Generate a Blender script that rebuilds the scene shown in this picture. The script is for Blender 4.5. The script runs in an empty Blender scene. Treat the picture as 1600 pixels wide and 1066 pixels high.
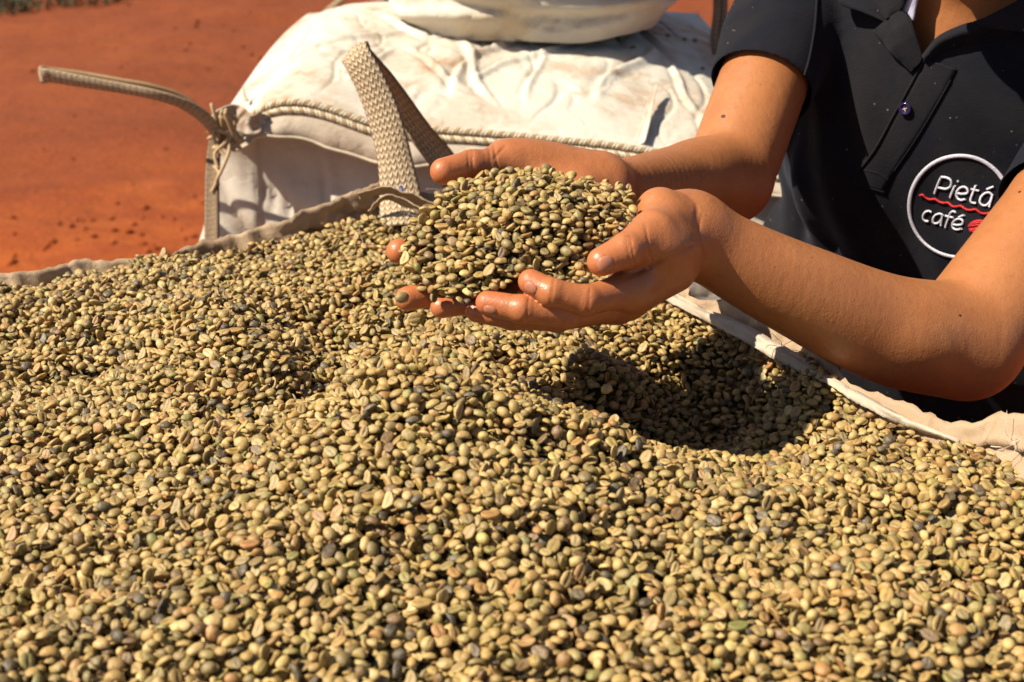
import bpy, bmesh, math, random, time
import numpy as np
from mathutils import Vector, Matrix, Euler
from mathutils.bvhtree import BVHTree
from mathutils import noise as mnoise
T0 = time.time()
rad = math.radians
scene = bpy.context.scene
COL = scene.collection
rng = np.random.default_rng(7)
random.seed(7)

# ------------------------------------------------------------------ camera, sky, sun, exposure
PITCH = rad(27.0); CAMZ = 1.60; FPX = 2222.0
cam_d = bpy.data.cameras.new('camera'); cam = bpy.data.objects.new('camera', cam_d); COL.objects.link(cam)
cam.location = (0, 0, CAMZ); cam.rotation_euler = (rad(90) - PITCH, 0, 0)
cam_d.sensor_width = 36.0; cam_d.lens = 50.0; cam_d.clip_start = 0.02; cam_d.clip_end = 400.0
cam_d.dof.use_dof = True; cam_d.dof.focus_distance = 0.98; cam_d.dof.aperture_fstop = 11.0
scene.camera = cam

SUN_DIR = Vector((-0.63, -0.155, 0.76)).normalized()       # towards the sun
world = bpy.data.worlds.new('World'); scene.world = world; world.use_nodes = True
wn = world.node_tree; wn.nodes.clear()
sky = wn.nodes.new('ShaderNodeTexSky'); sky.sky_type = 'NISHITA'; sky.sun_disc = False
sky.sun_elevation = math.asin(SUN_DIR.z); sky.sun_rotation = math.atan2(SUN_DIR.x, SUN_DIR.y)
bg = wn.nodes.new('ShaderNodeBackground'); bg.inputs['Strength'].default_value = 0.05
wo = wn.nodes.new('ShaderNodeOutputWorld')
wn.links.new(sky.outputs[0], bg.inputs[0]); wn.links.new(bg.outputs[0], wo.inputs[0])
sun_d = bpy.data.lights.new('sun', 'SUN'); sun = bpy.data.objects.new('sun', sun_d); COL.objects.link(sun)
sun_d.energy = 5.0; sun_d.angle = rad(0.53); sun_d.color = (1.0, 0.915, 0.77)
sun.rotation_euler = SUN_DIR.to_track_quat('Z', 'Y').to_euler(); sun.location = (-4, -1, 6)
scene.view_settings.view_transform = 'Standard'; scene.view_settings.look = 'None'
scene.view_settings.gamma = 1.0; scene.view_settings.use_curve_mapping = False
scene.view_settings.exposure = 0.84
scene.cycles.max_bounces = 8; scene.cycles.diffuse_bounces = 4

CP, SP = math.cos(PITCH), math.sin(PITCH)
def P(px, py, d):
    """point of the place that stands d metres in front of the viewpoint"""
    u = (px - 800.0) / FPX; v = (533.0 - py) / FPX
    return np.array((u * d, d * (CP + v * SP), CAMZ + d * (-SP + v * CP)))
def proj(p):
    x, y, z = p[..., 0], p[..., 1], p[..., 2] - CAMZ
    d = y * CP - z * SP; up = y * SP + z * CP
    return 800 + FPX * x / d, 533 - FPX * up / d, d

# ------------------------------------------------------------------ helpers
def link(o, parent=None):
    COL.objects.link(o)
    if parent is not None: o.parent = parent
    return o
def tag(o, label=None, cat=None, group=None, kind=None):
    if label: o['label'] = label
    if cat: o['category'] = cat
    if group: o['group'] = group
    if kind: o['kind'] = kind
    return o
def empty(name, loc=(0, 0, 0)):
    o = bpy.data.objects.new(name, None); o.empty_display_size = 0.05; o.location = loc; COL.objects.link(o); return o
def mesh_obj(name, V, F, mat, parent=None, smooth=True, uv=None, attrs=None):
    me = bpy.data.meshes.new(name)
    me.from_pydata([tuple(map(float, v)) for v in V], [], [tuple(map(int, f)) for f in F])
    me.update()
    if smooth: me.polygons.foreach_set('use_smooth', [True] * len(me.polygons))
    if mat: me.materials.append(mat)
    if uv is not None:
        ul = me.uv_layers.new(name='UVMap'); li = np.empty(len(me.loops), dtype=np.int32)
        me.loops.foreach_get('vertex_index', li)
        ul.data.foreach_set('uv', np.asarray(uv, dtype=np.float32)[li].ravel())
    for k, a in (attrs or {}).items():
        at = me.attributes.new(k, 'FLOAT', 'POINT'); at.data.foreach_set('value', np.asarray(a, dtype=np.float32))
    o = bpy.data.objects.new(name, me)
    return link(o, parent)
def grid_faces(nu, nv, closed_u=False, closed_v=False, off=0):
    F = []
    for i in range(nu if closed_u else nu - 1):
        for j in range(nv if closed_v else nv - 1):
            a = i * nv + j; b = ((i + 1) % nu) * nv + j; c = ((i + 1) % nu) * nv + (j + 1) % nv; d = i * nv + (j + 1) % nv
            F.append((a + off, b + off, c + off, d + off))
    return F
def grid_obj(name, G, mat, parent=None, closed_u=False, closed_v=False, uv=None, thick=0, attrs=None, smooth=True):
    G = np.asarray(G); nu, nv = G.shape[:2]
    if uv is None:
        uu, vv = np.meshgrid(np.linspace(0, 1, nu), np.linspace(0, 1, nv), indexing='ij'); uv = np.stack([uu, vv], -1).reshape(-1, 2)
    o = mesh_obj(name, G.reshape(-1, 3), grid_faces(nu, nv, closed_u, closed_v), mat, parent, smooth, uv, attrs)
    if thick:
        m = o.modifiers.new('thickness', 'SOLIDIFY'); m.thickness = thick; m.offset = 0
    return o
def catmull(pts, n, closed=False):
    pts = np.asarray(pts, float); k = len(pts)
    if closed: ext = np.vstack([pts[-1], pts, pts[:2]]); segs = k
    else: ext = np.vstack([2 * pts[0] - pts[1], pts, 2 * pts[-1] - pts[-2]]); segs = k - 1
    seg = np.linalg.norm(np.diff(ext[1:segs + 2], axis=0)[:, :3], axis=1); cum = np.concatenate([[0], np.cumsum(seg)])
    s = np.linspace(0, cum[-1], n, endpoint=not closed); out = []
    for t in s:
        i = min(np.searchsorted(cum, t, side='right') - 1, segs - 1); f = (t - cum[i]) / max(seg[i], 1e-9)
        p0, p1, p2, p3 = ext[i:i + 4]
        out.append(0.5 * (2 * p1 + (p2 - p0) * f + (2 * p0 - 5 * p1 + 4 * p2 - p3) * f * f + (-p0 + 3 * p1 - 3 * p2 + p3) * f ** 3))
    return np.array(out)
def nrm(v):
    v = np.asarray(v, float); return v / np.maximum(np.linalg.norm(v, axis=-1, keepdims=True), 1e-12)
def frames(path):
    T = nrm(np.gradient(path, axis=0)); N = np.zeros_like(T)
    up = np.array((0, 0, 1.0)) if abs(T[0][2]) < .9 else np.array((1.0, 0, 0))
    N[0] = nrm(np.cross(np.cross(T[0], up), T[0]))
    for i in range(1, len(T)):
        v = N[i - 1] - T[i] * np.dot(N[i - 1], T[i]); N[i] = nrm(v)
    return T, N, np.cross(T, N)
def tube_geo(path, r, ns=8, off=0):
    path = np.asarray(path, float); T, N, B = frames(path); r = np.broadcast_to(r, (len(path),))
    V = []
    for i in range(len(path)):
        for k in range(ns):
            a = 2 * math.pi * k / ns
            V.append(path[i] + (N[i] * math.cos(a) + B[i] * math.sin(a)) * r[i])
    F = [f for f in grid_faces(len(path), ns, closed_v=True, off=off)]
    F.append(tuple(off + k for k in range(ns))[::-1]); F.append(tuple(off + (len(path) - 1) * ns + k for k in range(ns)))
    return V, F
def tube(name, path, r, mat, parent=None, ns=8):
    V, F = tube_geo(path, r, ns); return mesh_obj(name, V, F, mat, parent)
def tubes(name, paths, r, mat, parent=None, ns=6):
    V, F = [], []
    for p in paths:
        v, f = tube_geo(p, r, ns, len(V)); V += v; F += f
    return mesh_obj(name, V, F, mat, parent)
def fbm(p, s, o=3, seed=0.0):
    return mnoise.fractal(Vector((p[0] * s + seed, p[1] * s + seed * .7, p[2] * s - seed)), 0.6, 2.1, o)
def vnoise(P_, s, o=3, seed=0.0):
    return np.array([fbm(p, s, o, seed) for p in P_])

# ------------------------------------------------------------------ materials
class NB:
    def __init__(self, name):
        self.m = bpy.data.materials.new(name); self.m.use_nodes = True
        self.t = self.m.node_tree; self.t.nodes.clear()
        self.out = self.t.nodes.new('ShaderNodeOutputMaterial'); self.b = self.t.nodes.new('ShaderNodeBsdfPrincipled')
        self.t.links.new(self.b.outputs[0], self.out.inputs[0])
    def n(self, kind, **kw):
        x = self.t.nodes.new('ShaderNode' + kind)
        for k, v in kw.items(): setattr(x, k, v)
        return x
    def set(self, node, **kw):
        for k, v in kw.items():
            k = k.replace('_', ' ')
            if hasattr(v, 'is_output') or isinstance(v, bpy.types.NodeSocket): self.t.links.new(v, node.inputs[k])
            else: node.inputs[k].default_value = v
        return node
    def coord(self, which='Object'): return self.n('TexCoord').outputs[which]
    def mapping(self, vec, scale=(1, 1, 1), rot=(0, 0, 0), loc=(0, 0, 0)):
        m = self.n('Mapping'); self.t.links.new(vec, m.inputs[0]); m.inputs['Scale'].default_value = scale
        m.inputs['Rotation'].default_value = rot; m.inputs['Location'].default_value = loc; return m.outputs[0]
    def noise(self, vec, scale, detail=4, rough=.55, out=0, dist=0.0):
        x = self.n('TexNoise'); self.t.links.new(vec, x.inputs['Vector']); x.inputs['Scale'].default_value = scale
        x.inputs['Detail'].default_value = detail; x.inputs['Roughness'].default_value = rough; x.inputs['Distortion'].default_value = dist
        return x.outputs[out]
    def voronoi(self, vec, scale, feature='F1', out='Distance'):
        x = self.n('TexVoronoi', feature=feature); self.t.links.new(vec, x.inputs['Vector']); x.inputs['Scale'].default_value = scale; return x.outputs[out]
    def wave(self, vec, scale, dist=0, detail=0, dscale=1, bands='BANDS', direction='X'):
        x = self.n('TexWave', wave_type=bands); x.bands_direction = direction
        self.t.links.new(vec, x.inputs['Vector']); self.set(x, Scale=scale, Distortion=dist, Detail=detail); x.inputs['Detail Scale'].default_value = dscale
        return x.outputs['Fac']
    def ramp(self, fac, stops, interp='LINEAR'):
        x = self.n('ValToRGB'); self.t.links.new(fac, x.inputs[0]); cr = x.color_ramp; cr.interpolation = interp
        while len(cr.elements) < len(stops): cr.elements.new(.5)
        for e, (p, c) in zip(cr.elements, stops):
            e.position = p; e.color = (c, c, c, 1) if isinstance(c, (int, float)) else tuple(c) + (1,)
        return x.outputs[0]
    def mix(self, fac, a, b, mode='MIX'):
        x = self.n('Mix', data_type='RGBA', blend_type=mode)
        for s, v in ((0, fac), (6, a), (7, b)):
            if isinstance(v, bpy.types.NodeSocket): self.t.links.new(v, x.inputs[s])
            elif s == 0: x.inputs[0].default_value = v
            else: x.inputs[s].default_value = tuple(v) + (1,)
        return x.outputs[2]
    def math(self, op, a, b=None, c=None, clamp=False):
        x = self.n('Math', operation=op, use_clamp=clamp)
        for i, v in enumerate((a, b, c)):
            if v is None: continue
            if isinstance(v, bpy.types.NodeSocket): self.t.links.new(v, x.inputs[i])
            else: x.inputs[i].default_value = v
        return x.outputs[0]
    def bump(self, h, strength=.5, dist=.001, normal=None):
        x = self.n('Bump'); self.t.links.new(h, x.inputs['Height']); x.inputs['Strength'].default_value = strength; x.inputs['Distance'].default_value = dist
        if normal is not None: self.t.links.new(normal, x.inputs['Normal'])
        return x.outputs[0]
    def attr(self, name, typ='GEOMETRY', out='Fac'):
        x = self.n('Attribute', attribute_type=typ); x.attribute_name = name; return x.outputs[out]
    def fin(self, color=None, rough=None, normal=None, spec=None, **kw):
        for k, v in (('Base Color', color), ('Roughness', rough), ('Normal', normal), ('Specular IOR Level', spec)):
            if v is None: continue
            if isinstance(v, bpy.types.NodeSocket): self.t.links.new(v, self.b.inputs[k])
            elif k == 'Base Color': self.b.inputs[k].default_value = tuple(v) + (1,)
            else: self.b.inputs[k].default_value = v
        for k, v in kw.items(): self.b.inputs[k.replace('_', ' ')].default_value = v
        return self.m

def mat_soil():
    n = NB('red_soil'); c = n.coord('Object')
    big = n.noise(n.mapping(c, (.5, 1.5, 1)), 1.1, 5, .6, dist=.6); mid = n.noise(n.mapping(c, (1, 2.2, 1)), 4.5, 6, .65); fine = n.noise(c, 60, 4, .7)
    col = n.ramp(big, [(.38, (.13, .029, .010)), (.5, (.25, .053, .012)), (.62, (.35, .084, .016))])
    col = n.mix(n.ramp(mid, [(.42, 0.0), (.60, .75)]), col, (.21, .040, .012))
    col = n.mix(n.ramp(n.noise(n.mapping(c, (.8, 1.6, 1), loc=(3, 1, 0)), 2.2, 4), [(.55, 0.0), (.75, .6)]), col, (.12, .034, .018))
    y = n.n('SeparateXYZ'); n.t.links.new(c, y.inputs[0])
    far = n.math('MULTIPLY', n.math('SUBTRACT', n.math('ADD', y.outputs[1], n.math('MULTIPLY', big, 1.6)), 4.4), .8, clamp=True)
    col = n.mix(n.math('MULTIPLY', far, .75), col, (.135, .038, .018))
    col = n.mix(n.ramp(fine, [(.3, 0.0), (.8, .35)]), col, (.38, .092, .020))
    h = n.math('ADD', n.math('MULTIPLY', mid, 1.5), n.math('MULTIPLY', fine, .35))
    return n.fin(col, .95, n.bump(h, .9, .02), .15)
def mat_cloth(name, base, dirt, dirt_amt=.5, weave=1300.0, seed=0.0, rough=.62, trans=0.0):
    n = NB(name); c = n.coord('Object'); cc = n.mapping(c, loc=(seed, seed * .5, 0))
    st = n.noise(cc, 5.5, 6, .62, dist=.8); st2 = n.noise(cc, 22, 5, .65); st3 = n.noise(cc, 1.8, 3, .5)
    m1 = n.ramp(st, [(.44, 0.0), (.60, 1.0)]); m2 = n.ramp(st2, [(.48, 0.0), (.62, 1.0)])
    d = n.math('MULTIPLY', n.math('ADD', n.math('MULTIPLY', m1, n.ramp(st3, [(.42, .05), (.60, .8)])), n.math('MULTIPLY', n.math('MULTIPLY', m2, m1), .5)), dirt_amt, clamp=True)
    col = n.mix(d, base, dirt)
    w1 = n.wave(n.mapping(cc, (1, 1, 1), rot=(0, 0, .1)), weave / 6.28, 1.0, 2, 3, direction='X'); w2 = n.wave(cc, weave / 6.28, 1.0, 2, 3, direction='Z')
    w = n.math('MULTIPLY', n.math('ADD', w1, w2), .5)
    col = n.mix(n.math('MULTIPLY', n.math('SUBTRACT', 1.0, w), .16), col, (.32, .22, .13))
    cr = n.noise(cc, 38, 5, .6, dist=1.2)
    nb = n.bump(cr, .5, .004, n.bump(w, .35, .0006))
    n.fin(col, rough, nb, .3)
    return n.m
def mat_webbing(name, light, dark, rows=5.0, pitch=60.0):
    # U runs along the strap in metres, V across it 0..1
    n = NB(name); uv = n.coord('UV'); s = n.n('SeparateXYZ'); n.t.links.new(uv, s.inputs[0]); U, V = s.outputs[0], s.outputs[1]
    vr = n.math('MULTIPLY', V, rows); tri = n.math('PINGPONG', vr, .5)
    ph = n.math('ADD', n.math('MULTIPLY', U, pitch * 6.283), n.math('MULTIPLY', tri, 9.0))
    ph = n.math('ADD', ph, n.math('MULTIPLY', n.noise(n.coord('Object'), 130, 4, .7), 5.5))
    sn = n.math('MULTIPLY_ADD', n.math('SINE', ph), .5, .5)
    groove = n.math('POWER', n.math('MULTIPLY', tri, 2.0), .45)
    h = n.math('MULTIPLY', n.math('ADD', n.math('MULTIPLY', sn, .8), .2), groove)
    fib = n.noise(n.mapping(uv, (60, 9, 1)), 14, 4, .7)
    col = n.mix(n.ramp(n.math('ADD', h, n.math('MULTIPLY', n.math('SUBTRACT', n.noise(n.coord('Object'), 420, 3, .7), .5), .9)), [(.05, 0.0), (.7, 1.0)]), dark, light)
    col = n.mix(n.math('MULTIPLY', n.ramp(fib, [(.45, 0.0), (.7, 1.0)]), .5), col, dark)
    return n.fin(col, .6, n.bump(n.math('ADD', h, n.math('MULTIPLY', fib, .3)), .9, .0022), .3)
def mat_skin():
    n = NB('skin'); c = n.coord('Object'); tip = n.attr('flush'); m = n.noise(c, 26, 4, .6); f = n.noise(c, 420, 3, .6)
    col = n.mix(n.ramp(m, [(.3, 0.0), (.75, 1.0)]), (.385, .152, .054), (.30, .106, .034))
    col = n.mix(n.math('MULTIPLY', n.attr('flush'), .65), col, (.50, .128, .050))
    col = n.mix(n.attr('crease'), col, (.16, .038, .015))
    col = n.mix(n.ramp(n.noise(c, 160, 3, .6), [(.5, 0.0), (.8, .35)]), col, (.22, .07, .022))
    col = n.mix(n.ramp(n.noise(c, 9, 3, .6), [(.4, 0.0), (.7, .35)]), col, (.38, .145, .052))
    col = n.mix(n.ramp(n.voronoi(c, 85), [(.05, .55), (.09, 0.0)]), col, (.20, .06, .02))
    vor = n.voronoi(c, 900); lines = n.noise(n.mapping(c, (1, 1, 1)), 120, 5, .65, dist=.4)
    h = n.math('ADD', n.math('MULTIPLY', vor, .5), n.math('ADD', n.math('MULTIPLY', f, .6), n.math('MULTIPLY', lines, .9)))
    n.fin(col, n.ramp(m, [(.3, .36), (.7, .48)]), n.bump(h, .34, .0006, n.bump(n.noise(n.mapping(c, (1, 1, .35), rot=(0, .4, .3)), 110, 4, .65), .38, .0014)), .45)
    n.b.inputs['Subsurface Weight'].default_value = .12; n.b.inputs['Subsurface Radius'].default_value = (1.0, .35, .2); n.b.inputs['Subsurface Scale'].default_value = .004
    return n.m
def mat_shirt(name='navy_pique', base=(.0030, .0035, .0072)):
    n = NB(name); c = n.coord('Object')
    r = n.mapping(c, rot=(.3, .5, .35)); w = n.math('ADD', n.voronoi(r, 1100), n.math('MULTIPLY', n.noise(c, 70, 4, .6), 2.2))
    dust = n.ramp(n.noise(c, 9, 5, .65, dist=.5), [(.42, 0.0), (.72, .26)])
    lint = n.math('MULTIPLY', n.ramp(n.voronoi(c, 95), [(.05, .8), (.085, 0.0)]), n.ramp(n.noise(c, 30, 2), [(.42, 0.0), (.6, 1.0)]))
    col = n.mix(dust, base, (.040, .030, .024)); col = n.mix(lint, col, (.22, .21, .20))
    n.fin(col, .9, n.bump(w, .55, .0006), .22)
    n.b.inputs['Sheen Weight'].default_value = .05; n.b.inputs['Sheen Roughness'].default_value = .45; n.b.inputs['Sheen Tint'].default_value = (.6, .65, .9, 1)
    return n.m
def mat_plain(name, color, rough=.6, spec=.4, bump=0.0, bscale=200, **kw):
    n = NB(name); c = n.coord('Object'); h = n.noise(c, bscale, 4, .6)
    col = n.mix(n.ramp(h, [(.3, 0.0), (.8, .25)]), color, tuple(x * .6 for x in color))
    return n.fin(col, rough, n.bump(h, bump, .001) if bump else None, spec, **kw)
def mat_bean():
    n = NB('green_coffee_bean'); c = n.coord('Object'); base = n.attr('bean_col', 'INSTANCER', 'Color'); rnd = n.n('ObjectInfo').outputs['Random']
    cv = n.n('VectorMath', operation='ADD'); n.t.links.new(c, cv.inputs[0])
    cx = n.n('CombineXYZ'); n.t.links.new(n.math('MULTIPLY', rnd, 37.0), cx.inputs[0]); n.t.links.new(cx.outputs[0], cv.inputs[1]); v = cv.outputs[0]
    m = n.noise(v, 260, 4, .65); m2 = n.noise(n.mapping(v, (1, 3, 3)), 420, 3, .7)
    col = n.mix(n.ramp(m, [(.38, 0.0), (.70, .55)]), base, (.190, .128, .048))
    col = n.mix(n.ramp(m2, [(.50, 0.0), (.72, .42)]), col, (.50, .335, .130))
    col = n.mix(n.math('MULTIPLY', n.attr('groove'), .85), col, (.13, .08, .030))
    return n.fin(col, .44, n.bump(n.math('ADD', m, n.math('MULTIPLY', m2, .8)), .75, .0006), .5)
def mat_grass():
    n = NB('grass_blade'); c = n.coord('Object'); a = n.noise(c, 3.0, 3); return n.fin(n.mix(n.ramp(a, [(.35, 0.0), (.65, 1.0)]), (.010, .026, .006), (.030, .050, .011)), .6)

M = dict(soil=mat_soil(),
         sack=mat_cloth('white_woven_sack', (.57, .535, .455), (.32, .17, .075), .95, seed=2.0),
         sackface=mat_cloth('white_woven_sack_side', (.56, .50, .42), (.29, .17, .095), .8, weave=1500, seed=6.0),
         topsack=mat_cloth('cream_woven_sack', (.56, .52, .44), (.42, .27, .10), .7, weave=1300, seed=9.0),
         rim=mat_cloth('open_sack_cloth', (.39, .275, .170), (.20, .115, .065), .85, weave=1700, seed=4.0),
         hem=mat_cloth('hem_cloth', (.46, .38, .29), (.24, .15, .09), .7, weave=1700, seed=12.0),
         web=mat_webbing('tan_white_webbing', (.68, .55, .37), (.27, .165, .08), 7.0, 150),
         webdark=mat_webbing('tan_webbing', (.38, .27, .16), (.15, .09, .05), 5.0, 150),
         cord=mat_plain('tan_cord', (.42, .29, .16), .75, .2, .6, 400),
         rope=mat_plain('white_rope', (.58, .49, .36), .7, .25, .6, 300), ropedark=mat_plain('tan_rope', (.38, .26, .13), .75, .2, .6, 300),
         skin=mat_skin(), shirt=mat_shirt(), collar=mat_shirt('collar_rib', (.0048, .0050, .0085)),
         white_thread=mat_plain('white_thread', (.62, .60, .67), .55, .4, .8, 900), red_thread=mat_plain('red_thread', (.46, .013, .015), .5, .4, .8, 900),
         button=mat_plain('dark_button', (.02, .012, .05), .15, .6), label=mat_plain('neck_tape', (.45, .44, .58), .8, .2, .4, 600),
         nail=mat_plain('nail', (.38, .15, .085), .38, .4), bean=mat_bean(), grass=mat_grass(),
         hair=mat_plain('dark_hair', (.012, .008, .006), .35, .5), jeans=mat_plain('dark_trousers', (.02, .022, .032), .85, .2, .4, 300),
         shoe=mat_plain('brown_boot', (.05, .028, .016), .5, .4), iris=mat_plain('iris', (.012, .006, .004), .1, .6), seed_=mat_plain('bean_fill', (.06, .045, .02), .9, .2, 1.0, 300), mole=mat_plain('mole', (.05, .02, .012), .6, .3),
         thread=mat_plain('stitch_thread', (.62, .52, .40), .7, .3))
# ------------------------------------------------------------------ ground
def ground():
    def gz(x, y):
        return .022 * fbm((x, y, 0), .9, 4) + .022 * fbm((x * .5, y * 2.2, 3), 2.0, 3) + .008 * fbm((x, y, 9), 8, 3)
    xs = np.concatenate([[-120, -50, -20, -9], np.linspace(-4.5, 4.5, 150), [9, 20, 50, 120]]); ys = np.concatenate([[-60, -20, -6], np.linspace(-1.5, 8.5, 190), [10, 14, 22, 45, 90, 160]])
    G = np.array([[(x, y, gz(x, y) * (1 if abs(x) < 4.4 and -1.4 < y < 8.4 else 0)) for y in ys] for x in xs])
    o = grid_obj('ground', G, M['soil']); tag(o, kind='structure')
    # small clods lying about
    V, F = [], []
    r = random.Random(3)
    for k in range(520):
        if k < 90: x, y = r.gauss(-1.12, .25), r.gauss(3.72, .16)
        else: x, y = r.uniform(-3.2, 2.2), r.uniform(2.0, 7.5)
        s = r.uniform(.004, .012) * (1.2 if k < 90 else 1.0); z = gz(x, y)
        bm = bmesh.new(); bmesh.ops.create_icosphere(bm, subdivisions=1, radius=s)
        b = len(V)
        for v in bm.verts: V.append((x + v.co.x * r.uniform(.7, 1.3), y + v.co.y * r.uniform(.7, 1.3), z + v.co.z * r.uniform(.5, .9) + s * .2))
        for f in bm.faces: F.append(tuple(b + q.index for q in f.verts))
        bm.free()
    tag(mesh_obj('soil_clods', V, F, M['soil'], smooth=False), 'small clods of red earth scattered on the ground', 'clods', kind='stuff')
    V, F = [], []
    for k in range(22000):
        if k < 21600:
            x = r.uniform(-4.2, 1.5); y = 6.38 + (x + 2.2) * .62 + abs(r.gauss(0, .8)) + .22 * mnoise.noise(Vector((x * 2.5, 0, 0)))
        elif k < 21900: x, y = r.gauss(1.12, .04), r.gauss(5.95, .08)
        else: continue
        h = r.uniform(.02, .07) * (.8 if k < 21600 else .25); a = r.uniform(0, 6.28); w = .004
        dx, dy = math.cos(a) * w, math.sin(a) * w; lx, ly = r.gauss(0, .4) * h, r.gauss(0, .4) * h; b = len(V)
        V += [(x - dx, y - dy, 0), (x + dx, y + dy, 0), (x + lx * .5 + dx * .7, y + ly * .5 + dy * .7, h * .6), (x + lx * .5 - dx * .7, y + ly * .5 - dy * .7, h * .6), (x + lx * 1.5, y + ly * 1.5, h)]
        F += [(b, b + 1, b + 2, b + 3), (b + 3, b + 2, b + 4)]
    tag(mesh_obj('grass', V, F, M['grass'], smooth=False), 'short green grass along the far edge of the red earth', 'grass', kind='stuff')
ground()

# ------------------------------------------------------------------ the open sack full of beans: rim
SACK_A = np.array((-.90, .79, 1.125)); SACK_B = np.array((.47, .52, 1.165)); SACK_D = np.array((-.35, -.02, 1.13))
RIM = np.array([SACK_A, P(-300, 440, 1.13), P(0, 425, 1.20), P(173, 406, 1.25), P(311, 384, 1.29), P(432, 345, 1.33), P(518, 317, 1.37), P(591, 288, 1.41), P(640, 296, 1.435),
                P(705, 322, 1.41), P(780, 342, 1.36), P(900, 372, 1.28), P(980, 400, 1.22), P(1036, 424, 1.19), P(1084, 460, 1.155), P(1131, 474, 1.125), P(1203, 504, 1.08), P(1253, 532, 1.05),
                P(1298, 563, 1.01), P(1340, 597, .98), P(1394, 621, .95), P(1456, 652, .91), P(1497, 663, .89), P(1559, 648, .87), P(1600, 650, .85), P(1750, 690, .80), SACK_B, (.2, .22, 1.14), SACK_D, (-.6, .37, 1.13)])
SEED_PTS = [(0, 441, 1.19), (130, 430, 1.22), (302, 403, 1.27), (432, 390, 1.31), (518, 375, 1.34), (604, 356, 1.38), (700, 375, 1.37), (850, 400, 1.29), (1015, 452, 1.19), (1090, 497, 1.13),
            (1130, 514, 1.10), (1230, 579, 1.03), (1300, 602, .99), (1400, 664, .93), (1500, 709, .88), (1600, 752, .84),
            (0, 1066, .66), (400, 1066, .65), (800, 1066, .65), (1200, 1066, .66), (1600, 1066, .67), (0, 850, .78), (400, 850, .74), (800, 850, .73), (1200, 850, .755), (1600, 850, .775), (1400, 950, .715),
            (0, 650, .93), (200, 650, .92), (400, 700, .85), (650, 700, .79), (850, 700, .80), (1000, 760, .80), (1085, 748, .825), (1300, 740, .86), (1450, 745, .85),
            (690, 563, .85), (605, 558, .88), (560, 590, .875), (790, 605, .84), (870, 650, .83), (700, 545, 1.04), (800, 540, 1.05), (900, 520, 1.09), (950, 575, 1.01), (620, 450, 1.18), (530, 560, 1.085), (495, 603, 1.0), (510, 640, .95),
            (300, 470, 1.08), (395, 500, 1.02), (425, 575, .965), (330, 555, .965), (260, 500, 1.02), (100, 520, 1.09), (200, 560, 1.02), (1040, 530, 1.10), (1060, 630, 1.085), (1085, 712, 1.03), (930, 650, 1.01), (1180, 640, 1.05),
            (1230, 605, 1.01), (965, 695, .985)]
SP_ = np.array([P(*s) for s in SEED_PTS] + [np.array(v) for v in [(-.85, .72, 1.08), (-.35, .06, 1.10), (.40, .50, 1.13), (0, .25, 1.15), (-.55, .55, 1.13), (-.3, .35, 1.15), (.2, .3, 1.14), (-.7, .85, 1.085)]])
def tps_fit(xy, z, lam=2e-4):
    n = len(xy); d = np.linalg.norm(xy[:, None] - xy[None], axis=2); K = np.where(d > 0, d * d * np.log(d + 1e-12), 0) + lam * np.eye(n)
    Q = np.c_[np.ones(n), xy]; A = np.block([[K, Q], [Q.T, np.zeros((3, 3))]]); w = np.linalg.solve(A, np.r_[z, 0, 0, 0]); return w
TPSW = tps_fit(SP_[:, :2], SP_[:, 2])
def heap_z(x, y):
    sh = np.shape(x); xy = np.c_[np.ravel(x), np.ravel(y)]; out = np.zeros(len(xy))
    for s in range(0, len(xy), 20000):
        q = xy[s:s + 20000]; d = np.linalg.norm(q[:, None] - SP_[None, :, :2], axis=2)
        out[s:s + 20000] = np.where(d > 0, d * d * np.log(d + 1e-12), 0) @ TPSW[:-3] + TPSW[-3] + q @ TPSW[-2:]
    return out.reshape(sh)
rimc = catmull(RIM, 1200, closed=True)
def inside_poly(x, y, poly):
    c = np.zeros(np.shape(x), bool); n = len(poly)
    for i in range(n):
        x1, y1 = poly[i][:2]; x2, y2 = poly[(i + 1) % n][:2]
        if y1 == y2: continue
        c ^= ((y1 > y) != (y2 > y)) & (x < (x2 - x1) * (y - y1) / (y2 - y1) + x1)
    return c

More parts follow.
